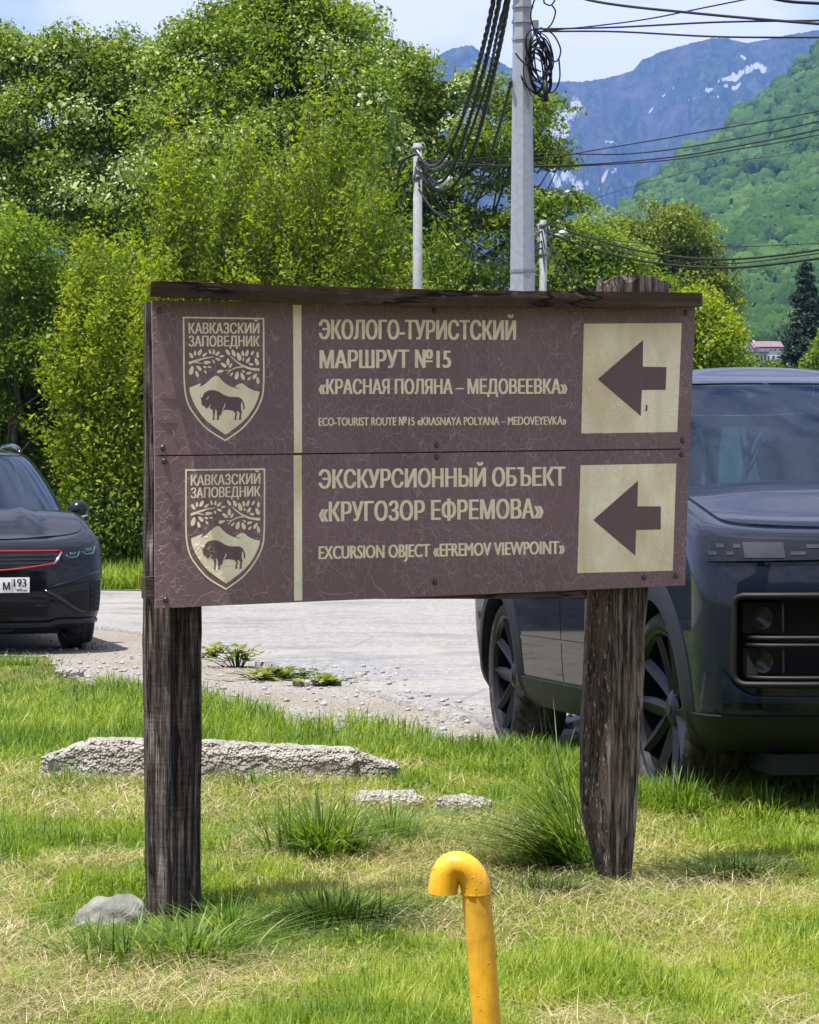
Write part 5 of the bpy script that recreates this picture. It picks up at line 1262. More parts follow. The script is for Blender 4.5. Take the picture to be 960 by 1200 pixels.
n = 9000; px = rng.uniform(-60, 1030, n); Y = 1/(1/5.2 + (1/12.5 - 1/5.2)*rng.random(n)); X = (px - 480)/FPX*Y; k = (fbm(X*3, Y*3, 45, 3) > 0.5) & (Y < edgeY(G_EDGE, px, 0.9) - 0.3); X, Y = X[k], Y[k]; n = len(X)
a = rng.uniform(0, 6.283, n); L = rng.uniform(0.010, 0.026, n)*(0.7 + Y/20); tl = rng.uniform(-0.2, 0.5, n); z = zg(X, Y) + rng.uniform(0.012, 0.05, n); d = np.stack([np.cos(a), np.sin(a), tl], -1); q = np.stack([-np.sin(a), np.cos(a), 0*a], -1); c = np.stack([X, Y, z], -1)
V = np.stack([c - d*L[:, None]*0.5, c + q*L[:, None]*0.38, c + d*L[:, None]*0.5, c - q*L[:, None]*0.38], 1).reshape(-1, 3)
tag(link('clover', fast_mesh('clover', V, np.arange(4*n).reshape(n, 4), False, {'rnd': rng.random(n)}), MT['leaf_mid']), 'small broad clover and dandelion leaves low among the grass', 'ground cover', kind='stuff')
# verge beyond the road
n = 26000; px = rng.uniform(-150, 720, n); Y = 30.4 + 7*rng.random(n)**1.5; X = (px - 480)/FPX*Y
tag(blades('verge_grass', X, Y, 0*X - 0.01, rng.uniform(0.10, 0.5, n)*(0.6 + 0.8*fbm(X*0.8, Y*0.8, 4, 3)), rng.uniform(0.012, 0.03, n), rng.gamma(2, 0.25, n), rng.uniform(0, 6.283, n), np.clip(rng.normal(0.5, 0.2, n), 0, 1), MT['grass']), 'taller bright grass on the verge beyond the grey road', 'grass', kind='stuff')

def tuft(label, px, py, n, h, spread, lean, az=None, mat='grass_deep', w=(0.005, 0.010), name='grass_tuft', flat=1.0, depth=0.0):
    n = int(n*1.5); h *= 1.02; spread *= 1.2
    Y0 = EYE*FPX/(py - HOR) + depth; X0 = (px - 480)/FPX*Y0
    r = np.minimum(np.abs(rng.normal(0, spread, n)), 2.0*spread)*rng.uniform(0.6, 1, n); a = rng.uniform(0, 6.283, n); X = X0 + r*np.cos(a); Y = Y0 + r*np.sin(a)*flat
    A = a + rng.normal(0, 0.5, n) if az is None else az + rng.normal(0, 0.55, n)
    Hh = h*(0.30 + 0.85*rng.random(n)**1.5); L = lean*np.clip(rng.gamma(2.2, 0.5, n), 0.1, 3.0)
    z0 = float(zg(X0, Y0)); o = blades(name, X, Y, zg(X, Y) - 0.008, Hh, rng.uniform(w[0], w[1], n), L, A, np.clip(rng.normal(0.5, 0.25, n), 0, 1), MT[mat], None, 0.75, 5, (X0, Y0, z0))
    o.location = (X0, Y0, z0); tag(o, label, 'grass tuft', 'long grass tufts')
tuft('drooping long green grass tuft around the foot of the left post', 222, 1128, 620, 0.17, 0.10, 1.3)
tuft('dark green grass tuft just right of the left post foot', 268, 1100, 300, 0.17, 0.05, 0.9)
tuft('long grass tuft in front of the flat grey stone', 140, 1135, 260, 0.16, 0.10, 0.9)
tuft('broad leafy grass tuft below the right end of the concrete beam', 378, 1005, 620, 0.25, 0.10, 0.75, w=(0.006, 0.012))
tuft('grass tuft behind the broad one beside the beam end', 460, 985, 260, 0.20, 0.10, 0.7)
tuft('low clump of mown grass coloured dark to stand for the sign shadow', 392, 1085, 1500, 0.15, 0.09, 1.3, mat='grass_shadow', flat=0.7)  # dark blades put where the board's shadow falls, shade painted into their colour
tuft('tall grass tuft leaning left against the foot of the right post', 676, 1020, 460, 0.44, 0.06, 1.1, math.pi*0.95, w=(0.005, 0.010), depth=0.05)
tuft('tallest thin grass stalks left of the right post', 655, 965, 60, 0.62, 0.05, 0.8, math.pi*0.98, w=(0.004, 0.008))
tuft('green grass tuft growing under the front wheel of the SUV', 800, 958, 420, 0.20, 0.13, 0.8)
tuft('grass tuft under the SUV bumper at the right edge', 900, 965, 420, 0.17, 0.18, 0.8)
tuft('grass clump coloured dark as the right end of the sign shadow', 862, 1034, 900, 0.13, 0.10, 1.3, mat='grass_shadow', flat=0.6)  # shadow patch made by blade colour
tuft('low clump of flattened grass coloured dark as sign shadow left of the right post foot', 640, 1055, 1000, 0.11, 0.10, 1.5, mat='grass_shadow', flat=0.5)  # another piece of the board's shadow, given by dark blades
tuft('broad leaved tuft on the grass edge beside the SUV rear wheel', 560, 885, 360, 0.16, 0.14, 0.7, w=(0.005, 0.010))
tuft('grass tuft at the left end of the concrete beam', 75, 925, 260, 0.12, 0.12, 0.9)
tuft('grass tuft in front of the concrete beam middle', 300, 925, 260, 0.11, 0.2, 0.9, flat=0.3)
tuft('seeding grass tuft at the left edge under the crossover bumper', 22, 772, 160, 0.13, 0.22, 0.8, flat=0.4)
def weed(label, px, py, n, h, s):
    n = int(n*1.5); h *= 0.62; s *= 1.25; Y0 = 1.255*FPX/(py - HOR); X0 = (px - 480)/FPX*Y0; z0 = float(zg(X0, Y0)); t = thing('weed', label, 'weed', (X0, Y0, z0), 0, 'weeds along the broken road edge')
    V, F, Rn = [], [], []; stem = MB()
    for k in range(n):
        a = rng.uniform(0, 6.283); r = abs(rng.normal(0, s)); e = Vector((r*math.cos(a), 0.5*r*math.sin(a), h*rng.uniform(0.3, 1.0))); b0 = Vector((e.x*0.3, e.y*0.3, 0))
        if k % 3 == 0: stem.tube([b0, (b0+e)/2 + Vector((0, 0, 0.02)), e], [0.004, 0.003, 0.002], 4)
        d = Vector((math.cos(a), math.sin(a), rng.uniform(-0.3, 0.5))).normalized(); L = rng.uniform(0.035, 0.10); sd = d.cross(Vector((0, 0, 1))).normalized() * L * 0.36; i = len(V)
        V += [e, e + d*L*0.5 + sd, e + d*L, e + d*L*0.5 - sd]; F.append((i, i+1, i+2, i+3)); Rn += [rng.random()]
    stem.build('stem', MT['grass_deep'], t); link('leaves', fast_mesh('leaves', [tuple(v) for v in V], F, False, {'rnd': Rn}), MT['leaf_yellow'], t)
for lab, x, y, n, h, s in (('leafy weed with upright stem left in the strip along the road edge', 278, 782, 70, 0.24, 0.10), ('low spreading weed between the upright weed and the middle of the road edge', 312, 797, 60, 0.10, 0.14),
                           ('broad leaved weed in the middle of the strip along the road edge', 332, 795, 70, 0.13, 0.12), ('last leafy weed at the right end of the strip along the road edge', 386, 803, 60, 0.10, 0.11), ('small weed beside the left post on the road edge', 252, 770, 50, 0.16, 0.09)): weed(lab, x, y, n, h, s)

# ------------------------------------------------------------------ trees
def leaf_cloud(name, C, D, size, rnd, mat, parent, aspect=0.55, up=0.5, jit=0.9, g=None):
    """rhombic leaves at C, facing roughly along D"""
    g = g or rng; n = len(C); N = D + np.array([0, 0, up]) + g.normal(0, jit, (n, 3)); N /= np.linalg.norm(N, axis=1, keepdims=True) + 1e-9
    T = g.normal(0, 1, (n, 3)); T -= N * (T*N).sum(1, keepdims=True); T /= np.linalg.norm(T, axis=1, keepdims=True) + 1e-9; B = np.cross(N, T)
    L = (size * np.clip(g.lognormal(-0.10, 0.33, n), 0.4, 1.9))[:, None]; fold = N * L * 0.10
    V = np.stack([C - T*L*0.5, C + B*L*aspect*0.5 - T*L*0.06 + fold, C + T*L*0.5, C - B*L*aspect*0.5 - T*L*0.06 + fold], 1).reshape(-1, 3)
    return link(name, fast_mesh(name, V, np.arange(4*n).reshape(n, 4), False, {'rnd': np.clip(rnd, 0, 1)}), mat, parent)
def make_tree(name, label, x, y, lobes, mat, leaf=0.085, per=260, clump=(0.42, 0.75), trunk_r=0.16, trunk_h=None, group=None, pale=None, seed=1, flat=0.6, tone=0.0, z0=-0.05, limbs=26, shell=0.5, lean=0.0):
    """lobes: (dx, dy, z, rx, ry, rz, clumps)"""
    g = np.random.default_rng(seed); t = thing(name, label, 'tree', (x, y, z0), 0, group)
    CC = []; SS = []
    for dx, dy, z, rx, ry, rz, k in lobes:
        d = g.normal(0, 1, (k, 3)); d /= np.linalg.norm(d, axis=1, keepdims=True); r = shell + (1 - shell)*g.random(k)**0.7; r *= g.uniform(0.82, 1.12, k)
        CC.append(np.array([dx, dy, z]) + d*r[:, None]*np.array([rx, ry, rz])); SS.append(g.uniform(clump[0], clump[1], k))
    CC = np.concatenate(CC); SS = np.concatenate(SS); keep = CC[:, 2] > 0.25; CC, SS = CC[keep], SS[keep]
    cm = np.array([np.average([l[0] for l in lobes], weights=[l[6] for l in lobes]), np.average([l[1] for l in lobes], weights=[l[6] for l in lobes])])
    P, D, Rn, W = [], [], [], []
    for c, s in zip(CC, SS):
        s *= 0.86; n = int(per * 1.7 * (s/0.6)**2); d = g.normal(0, 1, (n, 3)); d /= np.linalg.norm(d, axis=1, keepdims=True); r = g.random(n)**0.45
        q = d*r[:, None]*s*np.array([1.15, 1.15, flat]); q[:, 2] -= 0.28*(np.hypot(q[:, 0], q[:, 1])**2)/s
        P.append(c + q); D.append(d*0.6); Rn.append(np.clip(g.normal(0.42 + tone, 0.16, n) + g.normal(0, 0.13), 0, 1)); W.append(np.full(n, g.random()))
    P = np.concatenate(P); D = np.concatenate(D); Rn = np.concatenate(Rn); W = np.concatenate(W)
    th = trunk_h or max(l[2] for l in lobes); m = MB(); top = Vector((cm[0]*0.7 + lean, cm[1]*0.5, th))
    tp = [Vector((0, 0, -0.1)), Vector((0.06*g.normal(), 0.05, th*0.25)), top*0.55 + Vector((0.1*g.normal(), 0, 0)), top*0.8, top]
    m.tube(tp, [trunk_r*1.25, trunk_r, trunk_r*0.75, trunk_r*0.45, trunk_r*0.12], 8)
    m.build('trunk', MT['bark'], t, True)
    m = MB()
    for i in g.choice(len(CC), min(limbs, len(CC)), replace=False):
        c = Vector(CC[i]); f = g.uniform(0.25, 0.85); a = tp[0].lerp(top, f); a.z = min(a.z, c.z*0.9 + 0.1)
        mid = a.lerp(c, 0.5) + Vector((g.normal()*0.15, g.normal()*0.15, -0.12*(c - a).length)); r0 = trunk_r*0.42*(1 - 0.6*f)
        m.tube([a, a.lerp(mid, 0.55), mid, mid.lerp(c, 0.6), c], [r0, r0*0.8, r0*0.55, r0*0.35, r0*0.12], 5)
    m.build('limb', MT['bark'], t, True)
    if pale is not None:
        w = (W < pale[0]) if pale[1] is None else (W < pale[0]) & pale[1](P + np.array([x, y, z0]))
        w &= g.random(len(W)) < 0.75
        if w.any(): leaf_cloud('pale_leaves', P[w], D[w], leaf*0.86, g.random(w.sum()), MT['blossom'], t, 0.7, 0.6, 0.8, g)
        P, D, Rn = P[~w], D[~w], Rn[~w]
    leaf_cloud('crown', P, D, leaf*0.84, Rn, mat, t, 0.6, 0.45, 0.85, g)
    return t
def wx(px, Y): return (px - 480)/FPX*Y
def wz(py, Y): return EYE + (HOR - py)/FPX*Y + 0.05
def lobes_px(Y, base_px, spec):
    """crown lobes measured in the photo: (px, py, half width px, half height px, clumps)"""
    s = Y/FPX; return [(wx(a, Y) - wx(base_px, Y), dy, wz(b, Y), rx*s, max(rx, ry)*s*0.8, ry*s, k) for a, b, rx, ry, dy, k in spec]
def up_shrub(label, px, Y, top_py, half, seed, n_st=110, mat='leaf_lime', leaf=0.075, group=None, per=380, base_py=None, name='willow_shrub', tone=0.0):
    """shrub of many upright whippy stems clothed in narrow leaves"""
    g = np.random.default_rng(seed); t = thing(name, label, 'shrub', (wx(px, Y), Y, -0.05), 0, group); H = wz(top_py, Y); w = half*Y/FPX; m = MB(); P, D, Rn = [], [], []
    nb = max(8, n_st//9); BA = g.uniform(0, 6.283, nb); BR = np.sqrt((np.arange(nb) + 0.5)/nb); BH = g.uniform(0.70, 1.12, nb); BT = g.normal(0, 0.10, nb)
    for k in range(n_st):
        j_ = k % nb; a = BA[j_] + g.normal(0, 0.16); r = BR[j_] + g.normal(0, 0.06); ex, ey = w*r*math.cos(a), w*0.7*r*math.sin(a); h = H*(0.98 - 0.42*abs(r)**1.6)*BH[j_]*g.uniform(0.74, 1.12)
        b = Vector((ex*0.22, ey*0.22, 0)); e = Vector((ex, ey, h)); mid = Vector((ex*0.55 + 0.1*g.normal(), ey*0.55, h*0.5)); pts = [b, b.lerp(mid, 0.5), mid, mid.lerp(e, 0.5) + Vector((0.04*g.normal(), 0, 0)), e + Vector((0.12*g.normal(), 0.08*g.normal(), 0))]
        m.tube(pts, [0.016, 0.012, 0.008, 0.004, 0.002], 4)
        tt = 0.14 + 0.87*g.random(per)**0.8; A = np.array([p[:] for p in pts]); i = np.minimum((tt*4).astype(int), 3); f = (tt*4 - i)[:, None]; q = A[i]*(1-f) + A[i+1]*f
        sp = (0.08 + 0.15*(1 - tt))[:, None]*g.normal(0, 1, (per, 3))*np.array([1, 1, 0.8]); P.append(q + sp); D.append(sp*1.5); Rn.append(np.clip(g.normal(0.45 + tone, 0.18, per) + BT[j_], 0, 1))
    m.build('stem', MT['bark'], t, True)
    P = np.concatenate(P); leaf_cloud('foliage', P, np.concatenate(D), leaf, np.concatenate(Rn), MT[mat], t, 0.42, 0.35, 0.9, g)
    return t
GT = 'trees and shrubs beyond the road'
make_tree('alder_tree', 'tall dark green alder at the left edge behind the bushes', wx(60, 45), 45, lobes_px(45, 60, [(40, 150, 105, 105, 0, 95), (130, 90, 75, 55, .5, 55), (-40, 210, 95, 120, 0, 70), (130, 210, 90, 100, .3, 70), (60, 330, 140, 110, -.5, 90), (70, 60, 45, 30, 0, 20), (175, 90, 45, 40, .4, 26), (0, 60, 50, 30, 0, 20), (-170, 160, 110, 130, 0, 60), (-190, 380, 120, 130, 0, 60), (-330, 260, 110, 170, 0, 50), (-320, 450, 110, 110, 0, 40)]), MT['leaf_alder'], 0.095, 230, seed=3, group=GT, pale=(0.16, None), limbs=40, tone=0.14)
make_tree('poplar_tree', 'tallest tree with pale leaf undersides behind the lime green shrubs', wx(320, 44), 44, lobes_px(44, 320, [(320, 40, 95, 60, 0, 75), (250, 130, 85, 85, 0, 70), (370, 120, 100, 90, -.4, 85), (300, 215, 130, 90, -.6, 105), (215, 75, 30, 40, 0, 16), (400, 35, 45, 45, .4, 28), (330, -15, 60, 35, 0, 28), (250, 40, 28, 32, 0, 12), (330, 330, 150, 90, 0, 60)]), MT['leaf_mid'], 0.09, 240, seed=5, tone=0.10, group=GT, pale=(0.32, lambda p: p[:, 2] > 4.0), limbs=44)
make_tree('broad_tree', 'loose green tree with flat branches reaching right past the tall pole', wx(505, 47), 47, lobes_px(47, 505, [(470, 130, 55, 70, 0, 45), (520, 210, 75, 60, 0, 55), (590, 165, 65, 40, -.5, 34), (630, 118, 34, 14, -.5, 12), (628, 168, 28, 11, -.3, 9), (610, 245, 55, 22, -.8, 22), (655, 238, 26, 9, -.8, 8), (560, 290, 80, 45, 0, 42), (480, 280, 60, 70, .3, 40), (440, 90, 40, 45, 0, 24), (455, 72, 38, 24, .3, 18), (495, 115, 36, 30, 0, 18), (610, 420, 100, 60, 0, 40), (650, 500, 110, 80, .5, 40), (520, 500, 110, 80, .5, 36), (560, 105, 45, 24, 0, 14), (640, 190, 22, 8, -.6, 6), (540, 350, 100, 50, 0, 40)]), MT['leaf_alder'], 0.10, 190, (0.34, 0.62), seed=8, group=GT, flat=0.42, tone=0.04, limbs=70, pale=(0.10, None))
make_tree('back_tree', 'dark tree filling the gap between the alder and the tallest tree', wx(190, 52), 52, lobes_px(52, 190, [(190, 150, 80, 60, 0, 40), (170, 260, 110, 90, 0, 60), (300, 280, 120, 90, 0, 55), (430, 250, 90, 110, 0, 55), (200, 400, 160, 90, 0, 60), (60, 420, 160, 90, 0, 60)]), MT['leaf_alder'], 0.11, 190, (0.5, 0.85), seed=13, group=GT, tone=0.12)
up_shrub('lime green shrub with upright stems rising above the left half of the sign', 225, 35, 95, 135, 21, 230, group=GT)
up_shrub('lime green shrub with tall upright stems left of the thin concrete pole', 385, 35.6, 80, 125, 22, 230, group=GT, mat='leaf_lime', tone=-0.06)
up_shrub('middle lime green shrub between the two tall stemmed ones', 310, 36.4, 110, 85, 23, 130, group=GT, tone=0.08)
up_shrub('yellow green shrub low beside the left edge of the sign', 145, 34, 215, 100, 24, 150, group=GT, tone=0.10, base_py=600)
up_shrub('bright shrub between the thin concrete pole and the tall steel pole', 500, 38, 255, 85, 25, 90, group=GT, tone=0.02, mat='leaf_mid')
make_tree('hedge_bush', 'dense dark bush behind the crossover roof', wx(40, 37), 37, lobes_px(37, 40, [(20, 470, 80, 85, 0, 60), (100, 430, 70, 80, -.3, 50), (110, 560, 90, 75, -.3, 60), (10, 370, 60, 60, 0, 34), (-60, 500, 90, 130, 0, 50), (170, 500, 70, 120, 0, 50)]), MT['leaf_dark'], 0.085, 300, trunk_r=0.08, seed=31, group=GT, limbs=14, tone=0.08)
make_tree('maple_bush', 'mid green bush at the left edge above the crossover', wx(0, 35.5), 35.5, lobes_px(35.5, 0, [(10, 300, 70, 60, 0, 45), (40, 390, 90, 60, 0, 55), (-30, 430, 70, 80, 0, 40), (120, 360, 60, 60, 0, 30)]), MT['leaf_mid'], 0.08, 260, (0.36, 0.62), trunk_r=0.07, seed=33, group=GT, limbs=14)
make_tree('low_bush', 'low shaded bush between the crossover and the sign', wx(150, 33.8), 33.8, lobes_px(33.8, 150, [(140, 590, 55, 40, 0, 40), (100, 620, 50, 40, 0, 30), (170, 480, 50, 90, .3, 40), (180, 620, 60, 45, 0, 30)]), MT['leaf_dark'], 0.075, 260, (0.3, 0.5), trunk_r=0.05, seed=35, group=GT, limbs=10, tone=0.08)
for k, (lab, px, Y, sp, mt, tn) in enumerate((
    ('yellow green tree with open crown under the blue mountain', 780, 66, [(775, 275, 62, 38, 0, 60), (720, 310, 60, 45, 0, 50), (815, 330, 50, 45, 0, 45), (770, 360, 90, 50, 0, 70), (840, 370, 26, 40, 0, 16), (690, 345, 50, 45, 0, 30)], 'leaf_yellow', 0.0),
    ('mid green tree just right of the tall steel pole', 680, 60, [(690, 275, 45, 28, 0, 34), (655, 310, 50, 45, 0, 40), (720, 330, 60, 40, 0, 40), (670, 370, 80, 50, 0, 40)], 'leaf_mid', 0.05),
    ('bright green bush above the SUV roof beside the sign', 835, 55, [(832, 395, 28, 34, 0, 40), (815, 360, 25, 30, 0, 22), (845, 428, 20, 18, 0, 14), (800, 420, 50, 40, 0, 30)], 'leaf_lime', 0.12),
    ('green tree behind the SUV at the right edge', 985, 88, [(985, 400, 28, 34, 0, 40), (970, 430, 28, 26, 0, 26), (1020, 390, 40, 60, 0, 30)], 'leaf_mid', 0.0),
    ('small rounded tree below the far house', 872, 120, [(868, 430, 22, 16, 0, 26), (910, 436, 30, 12, 0, 24)], 'leaf_alder', 0.1))):
    make_tree('broadleaf_tree', lab, wx(px, Y), Y, lobes_px(Y, px, sp), MT[mt], 0.10 + 0.0012*(Y - 50), 170, (0.42, 0.75), seed=50 + k, group='trees beyond the SUV', tone=tn, flat=0.55, limbs=30)
def conifer(label, px, Y, top, half, bot, seed):
    g = np.random.default_rng(seed); z0 = wz(bot, Y); t = thing('conifer_tree', label, 'tree', (wx(px, Y), Y, -0.05)); H = wz(top, Y); w = half*Y/FPX; m = MB(); m.tube([(0, 0, -0.2), (0, 0, H*0.6), (0, 0, H)], [0.22, 0.14, 0.02], 8); m.build('trunk', MT['bark'], t, True)
    P, D, Rn = [], [], []
    for k in range(340):
        f = g.random()**0.8; z = H - (H - max(z0 - 3, 0.5))*f; r = w*(0.06 + 0.94*f**0.85)*g.uniform(0.75, 1.12); a = g.uniform(0, 6.283); n = 150
        q = g.random(n)**0.6; d = np.stack([np.cos(a)*q*r, np.sin(a)*q*r, z - 0.30*q**1.5*r + 0*q], -1) + g.normal(0, 1, (n, 3))*np.array([0.16, 0.16, 0.10])*(0.5 + 0.8*f); P.append(d); D.append(np.tile([np.cos(a)*.4, np.sin(a)*.4, 0.3], (n, 1))); Rn.append(np.clip(g.normal(0.4, 0.22, n) + 0.2*(q - 0.6), 0, 1))
    leaf_cloud('crown', np.concatenate(P), np.concatenate(D), 0.20, np.concatenate(Rn), MT['needle'], t, 0.35, 0.4, 0.7, g)
conifer('dark pointed conifer beside the far house above the SUV', 944, 105, 306, 44, 440, 61)

# ------------------------------------------------------------------ house on the hill foot
def build_house():
    Y = HOUSE_Y; c = at(892, 430, Y); t = thing('house', 'far white house with pink red roofs at the foot of the green hill', 'house', (c.x, Y, c.z - 1.0)); u = Y/FPX
    white = simple('house_render', (0.62, 0.58, 0.62), 0.9, var=0.06); roof = simple('red_roof', (0.16, 0.095, 0.105), 0.8, var=0.15, scale=1.5); dark = simple('house_window_glass', (0.03, 0.035, 0.05), 0.2); tim = simple('roof_timber', (0.10, 0.06, 0.07), 0.8)
    def W(px, py): return ((px - 892)*u, (430 - py)*u + 1.0)
    def bx(n, px0, px1, py0, py1, y0, y1, m, par=t):
        a, b = W(px0, py1), W(px1, py0); q = MB(); q.box((a[0], y0, a[1]), (b[0], y1, b[1])); return q.build(n, m, par)
    bx('wall', 868, 915, 408, 440, 0, 9, white); bx('wall', 872, 897, 414.5, 440, -3.5, -0.02, white)
    def roofp(x0, x1, ye, yr, y0, y1, ov=0.5):
        a = W(x0, ye); b = W(x1, yr); q = MB(); ym = (y0 + y1)/2
        q.add([(a[0]-ov, y0-ov, a[1]), (b[0]+ov, y0-ov, a[1]), (b[0]+ov, ym, b[1]), (a[0]-ov, ym, b[1]), (a[0]-ov, y1+ov, a[1]), (b[0]+ov, y1+ov, a[1])], [(0,1,2,3), (3,2,5,4), (0,3,4), (1,5,2), (0,4,5,1)]); return q.build('roof', roof, t)
    roofp(868, 888, 408, 400, 0, 9); roofp(888.5, 916, 406.5, 398, 0.2, 9)
    bx('chimney', 885.6, 887.2, 397, 405, 3, 4, white)
    p, q, r_ = W(873, 413), W(878, 403), W(885, 413); g = MB(); g.prism([p, r_, q], -0.6, 0.4); g.build('gable', white, t)
    g = MB(); g.tube([(p[0]-.3, -0.7, p[1]-.2), (q[0], -0.7, q[1]+.15), (r_[0]+.3, -0.7, r_[1]-.2)], 0.16, 4); g.build('barge_board', tim, t)
    bx('eave', 871, 898, 413.3, 414.5, -4.2, 0.5, tim)
    for a, b, c0, d0, yy in ((876.6, 878.8, 406.5, 409.5, -0.64), (876, 877.4, 411, 413, -0.64), (878.3, 879.8, 411, 413, -0.64), (879.5, 882, 417, 425, -3.56), (884.5, 886.5, 417, 425, -3.56), (888.5, 890.3, 417, 424, -3.56), (892.5, 894.5, 417, 424, -3.56), (874, 877, 419, 427, -3.56), (896.5, 898, 410, 411.2, -0.06), (902, 904.5, 409.5, 411, -0.06), (907, 909.5, 409.5, 411, -0.06), (899.5, 902, 417, 424, -0.06), (905, 908, 417, 424, -0.06)):
        w = bx('window', a, b, c0, d0, yy, yy + 0.05, dark)
    return t
build_house()

# ------------------------------------------------------------------ poles and cables
def build_pole():
    Y = 20.0; b = at(612.5, 780, Y); t = thing('utility_pole', 'tall pale octagonal steel pole with coiled cables at its top', 'utility pole', (b.x, Y, -0.05)); u = Y/FPX; m = MB()
    z1 = wz(-120, Y); zz = [0, z1]; m.tube([(0, 0, 0), (0, 0, wz(340, Y)), (-0.004, 0, z1)], [0.112, 0.102, 0.066], 8); m.build('shaft', MT['pole'], t)
    for py in (8, 26, 46, 318):
        q = MB(); z = wz(py, Y); q.tube([(0, 0, z - 0.012), (0, 0, z + 0.012)], 0.090 if py < 100 else 0.106, 8); q.build('steel_band', MT['pole'] if py != 318 else MT['pole_dark'], t)
    q = MB(); q.box((0.085, -0.06, wz(40, Y)), (0.13, -0.02, wz(25, Y))); q.build('bracket', MT['pole_dark'], t)
    return t
build_pole()
def loop_coil():
    Y = 19.9; g = random.Random(3); t = thing('cable_coil', 'bundle of black cable loops hanging on the right of the tall pole', 'cable coil', at(632, 75, Y))
    o = at(632, 75, Y); 
    for k in range(14):
        m = MB(); cx, cy = g.gauss(632, 3), g.gauss(78, 6); rx, ry = g.uniform(9, 15), g.uniform(20, 34); tl = g.gauss(-0.12, 0.12); P = []
        for i in range(41):
            a = 2*math.pi*i/40; x = rx*math.cos(a)*(1 + 0.06*math.sin(3*a + k)); y = ry*math.sin(a); P.append(at(cx + x*math.cos(tl) - y*math.sin(tl), cy + x*math.sin(tl) + y*math.cos(tl), Y + g.uniform(-0.06, 0.06)*0.3 + 0.05*math.sin(a + k)) - o)
        m.tube(P, g.uniform(0.005, 0.009), 5, False); m.build('loop', MT['cable'], t, True)
    for pts in ([(630, 0), (636, -14), (648, -20)], [(637, 3), (646, 6), (652, -6), (645, -16), (637, -8), (638, 4)], [(646, 5), (651, 14), (645, 30), (633, 38)], [(633, 32), (648, 40), (657, 58), (652, 72), (641, 66)], [(604, 62), (612, 72), (622, 78), (634, 84)], [(655, 68), (656, 92), (648, 108), (634, 104)], [(628, -5), (622, 18), (628, 40), (634, 56)]):
        m = MB(); m.tube([at(x, y, Y - 0.05) - o for x, y in smooth_curve(pts, 6)], 0.007, 5); m.build('loose_end', MT['cable'], t, True)
    m = MB(); m.tube([at(639, 94, Y-0.08) - o, at(640, 119, Y-0.08) - o], 0.02, 8); m.build('splice_box', MT['cable'], t, True)
loop_coil()
def small_pole(label, px, Y, top, r, mat, extra=None):
    b = at(px, 600, Y); t = thing('concrete_pole', label, 'utility pole', (b.x, Y, -0.05)); m = MB(); m.tube([(0, 0, 0), (0, 0, wz(top, Y))], [r*1.25, r], 10); m.build('shaft', mat, t, True)
    for py in (top + 6, top + 40):
        q = MB(); z = wz(py, Y); q.tube([(0, 0, z - 0.03), (0, 0, z + 0.03)], r*1.22, 10); q.build('clamp_band', MT['pole_dark'], t, True)
    return t
small_pole('thin pale concrete pole in front of the broad tree', 489.5, 33, 168, 0.062, MT['pole_concrete'])
t3 = small_pole('short dark pole with a lamp arm right of the tall steel pole', 636.5, 40, 258, 0.06, MT['pole_dark'])
def lamp_arm():
    Y = 40; o = Vector((at(636.5, 600, Y).x, Y, -0.05)); L = lambda x, y, d=0: at(x, y, Y + d) - o
    m = MB(); m.tube([L(629, 293), L(638, 284), L(646, 276), L(656, 275)], 0.018, 6); m.build('lamp_bracket', MT['pole'], t3, True)
    m = MB(); m.tube([L(654, 277), L(658, 274), L(664, 270)], [0.03, 0.055, 0.045], 8); m.build('lamp_head', MT['clamp'], t3, True)
    for k, (a, b) in enumerate(((631, 262), (642, 265), (630, 275), (641, 290), (633, 305))):
        m = MB(); m.tube([L(a, b), L(a + 2, b + 8), L(a - 1, b + 16)], 0.03, 6); m.build('insulator', MT['pole_dark'], t3, True)
lamp_arm()
def cable(label, pts, r=0.012, mat='cable', twist=False, name='overhead_cable', n=10, group='overhead cables'):
    """pts: (px, py, Y) along the run; hung in real depth from pole to pole"""
    W_ = [at(*p) for p in pts]
    if pts[-1][0] >= 960: W_.append(W_[-1] + (W_[-1] - W_[-2])*4.0 + Vector((0, 0, 0.25)))
    P = smooth_curve([tuple(p) for p in W_], n); o = Vector(P[0]); m = MB(); P = [Vector(p) - o for p in P]
    if twist:
        # a twisted bundle: three strands round one line
        Q = []; L = 0; 
        dense = [];
        for a, b in zip(P[:-1], P[1:]):
            k = max(2, int((b - a).length/0.09))
            for i in range(k): dense.append(a.lerp(b, i/k))
        dense.append(P[-1])
        for s in range(3):
            ln = 0.0; S_ = []
            for i, p in enumerate(dense):
                if i: ln += (p - dense[i-1]).length
                d = (dense[min(i+1, len(dense)-1)] - dense[max(i-1, 0)]).normalized(); a = d.cross(Vector((0.3, 1, 0.1))).normalized(); b = d.cross(a); ph = ln*9.0 + s*2.094; S_.append(p + (a*math.cos(ph) + b*math.sin(ph))*r*0.95)
            m.tube(S_, r*0.8, 5)
    else: m.tube(P, r, 5)
    ob = m.build(name, MT[mat], None, True); ob.location = o; tag(ob, label, 'cable', group)
A_ = 19.9; B_ = 32.9; C_ = 40.0
cable('leftmost thick twisted cable from the tall pole down to the thin concrete pole', [(584, -30, A_), (572, 30, 21), (556, 92, 23), (537, 150, 26), (518, 188, 29), (503, 194, 31.5), (489, 180, B_)], 0.014, twist=True)
cable('second thick twisted cable from the tall pole to the thin concrete pole', [(590, -25, A_), (579, 30, 21), (564, 92, 23), (546, 152, 26), (530, 196, 29), (512, 214, 31.5), (489, 190, B_)], 0.014, twist=True)
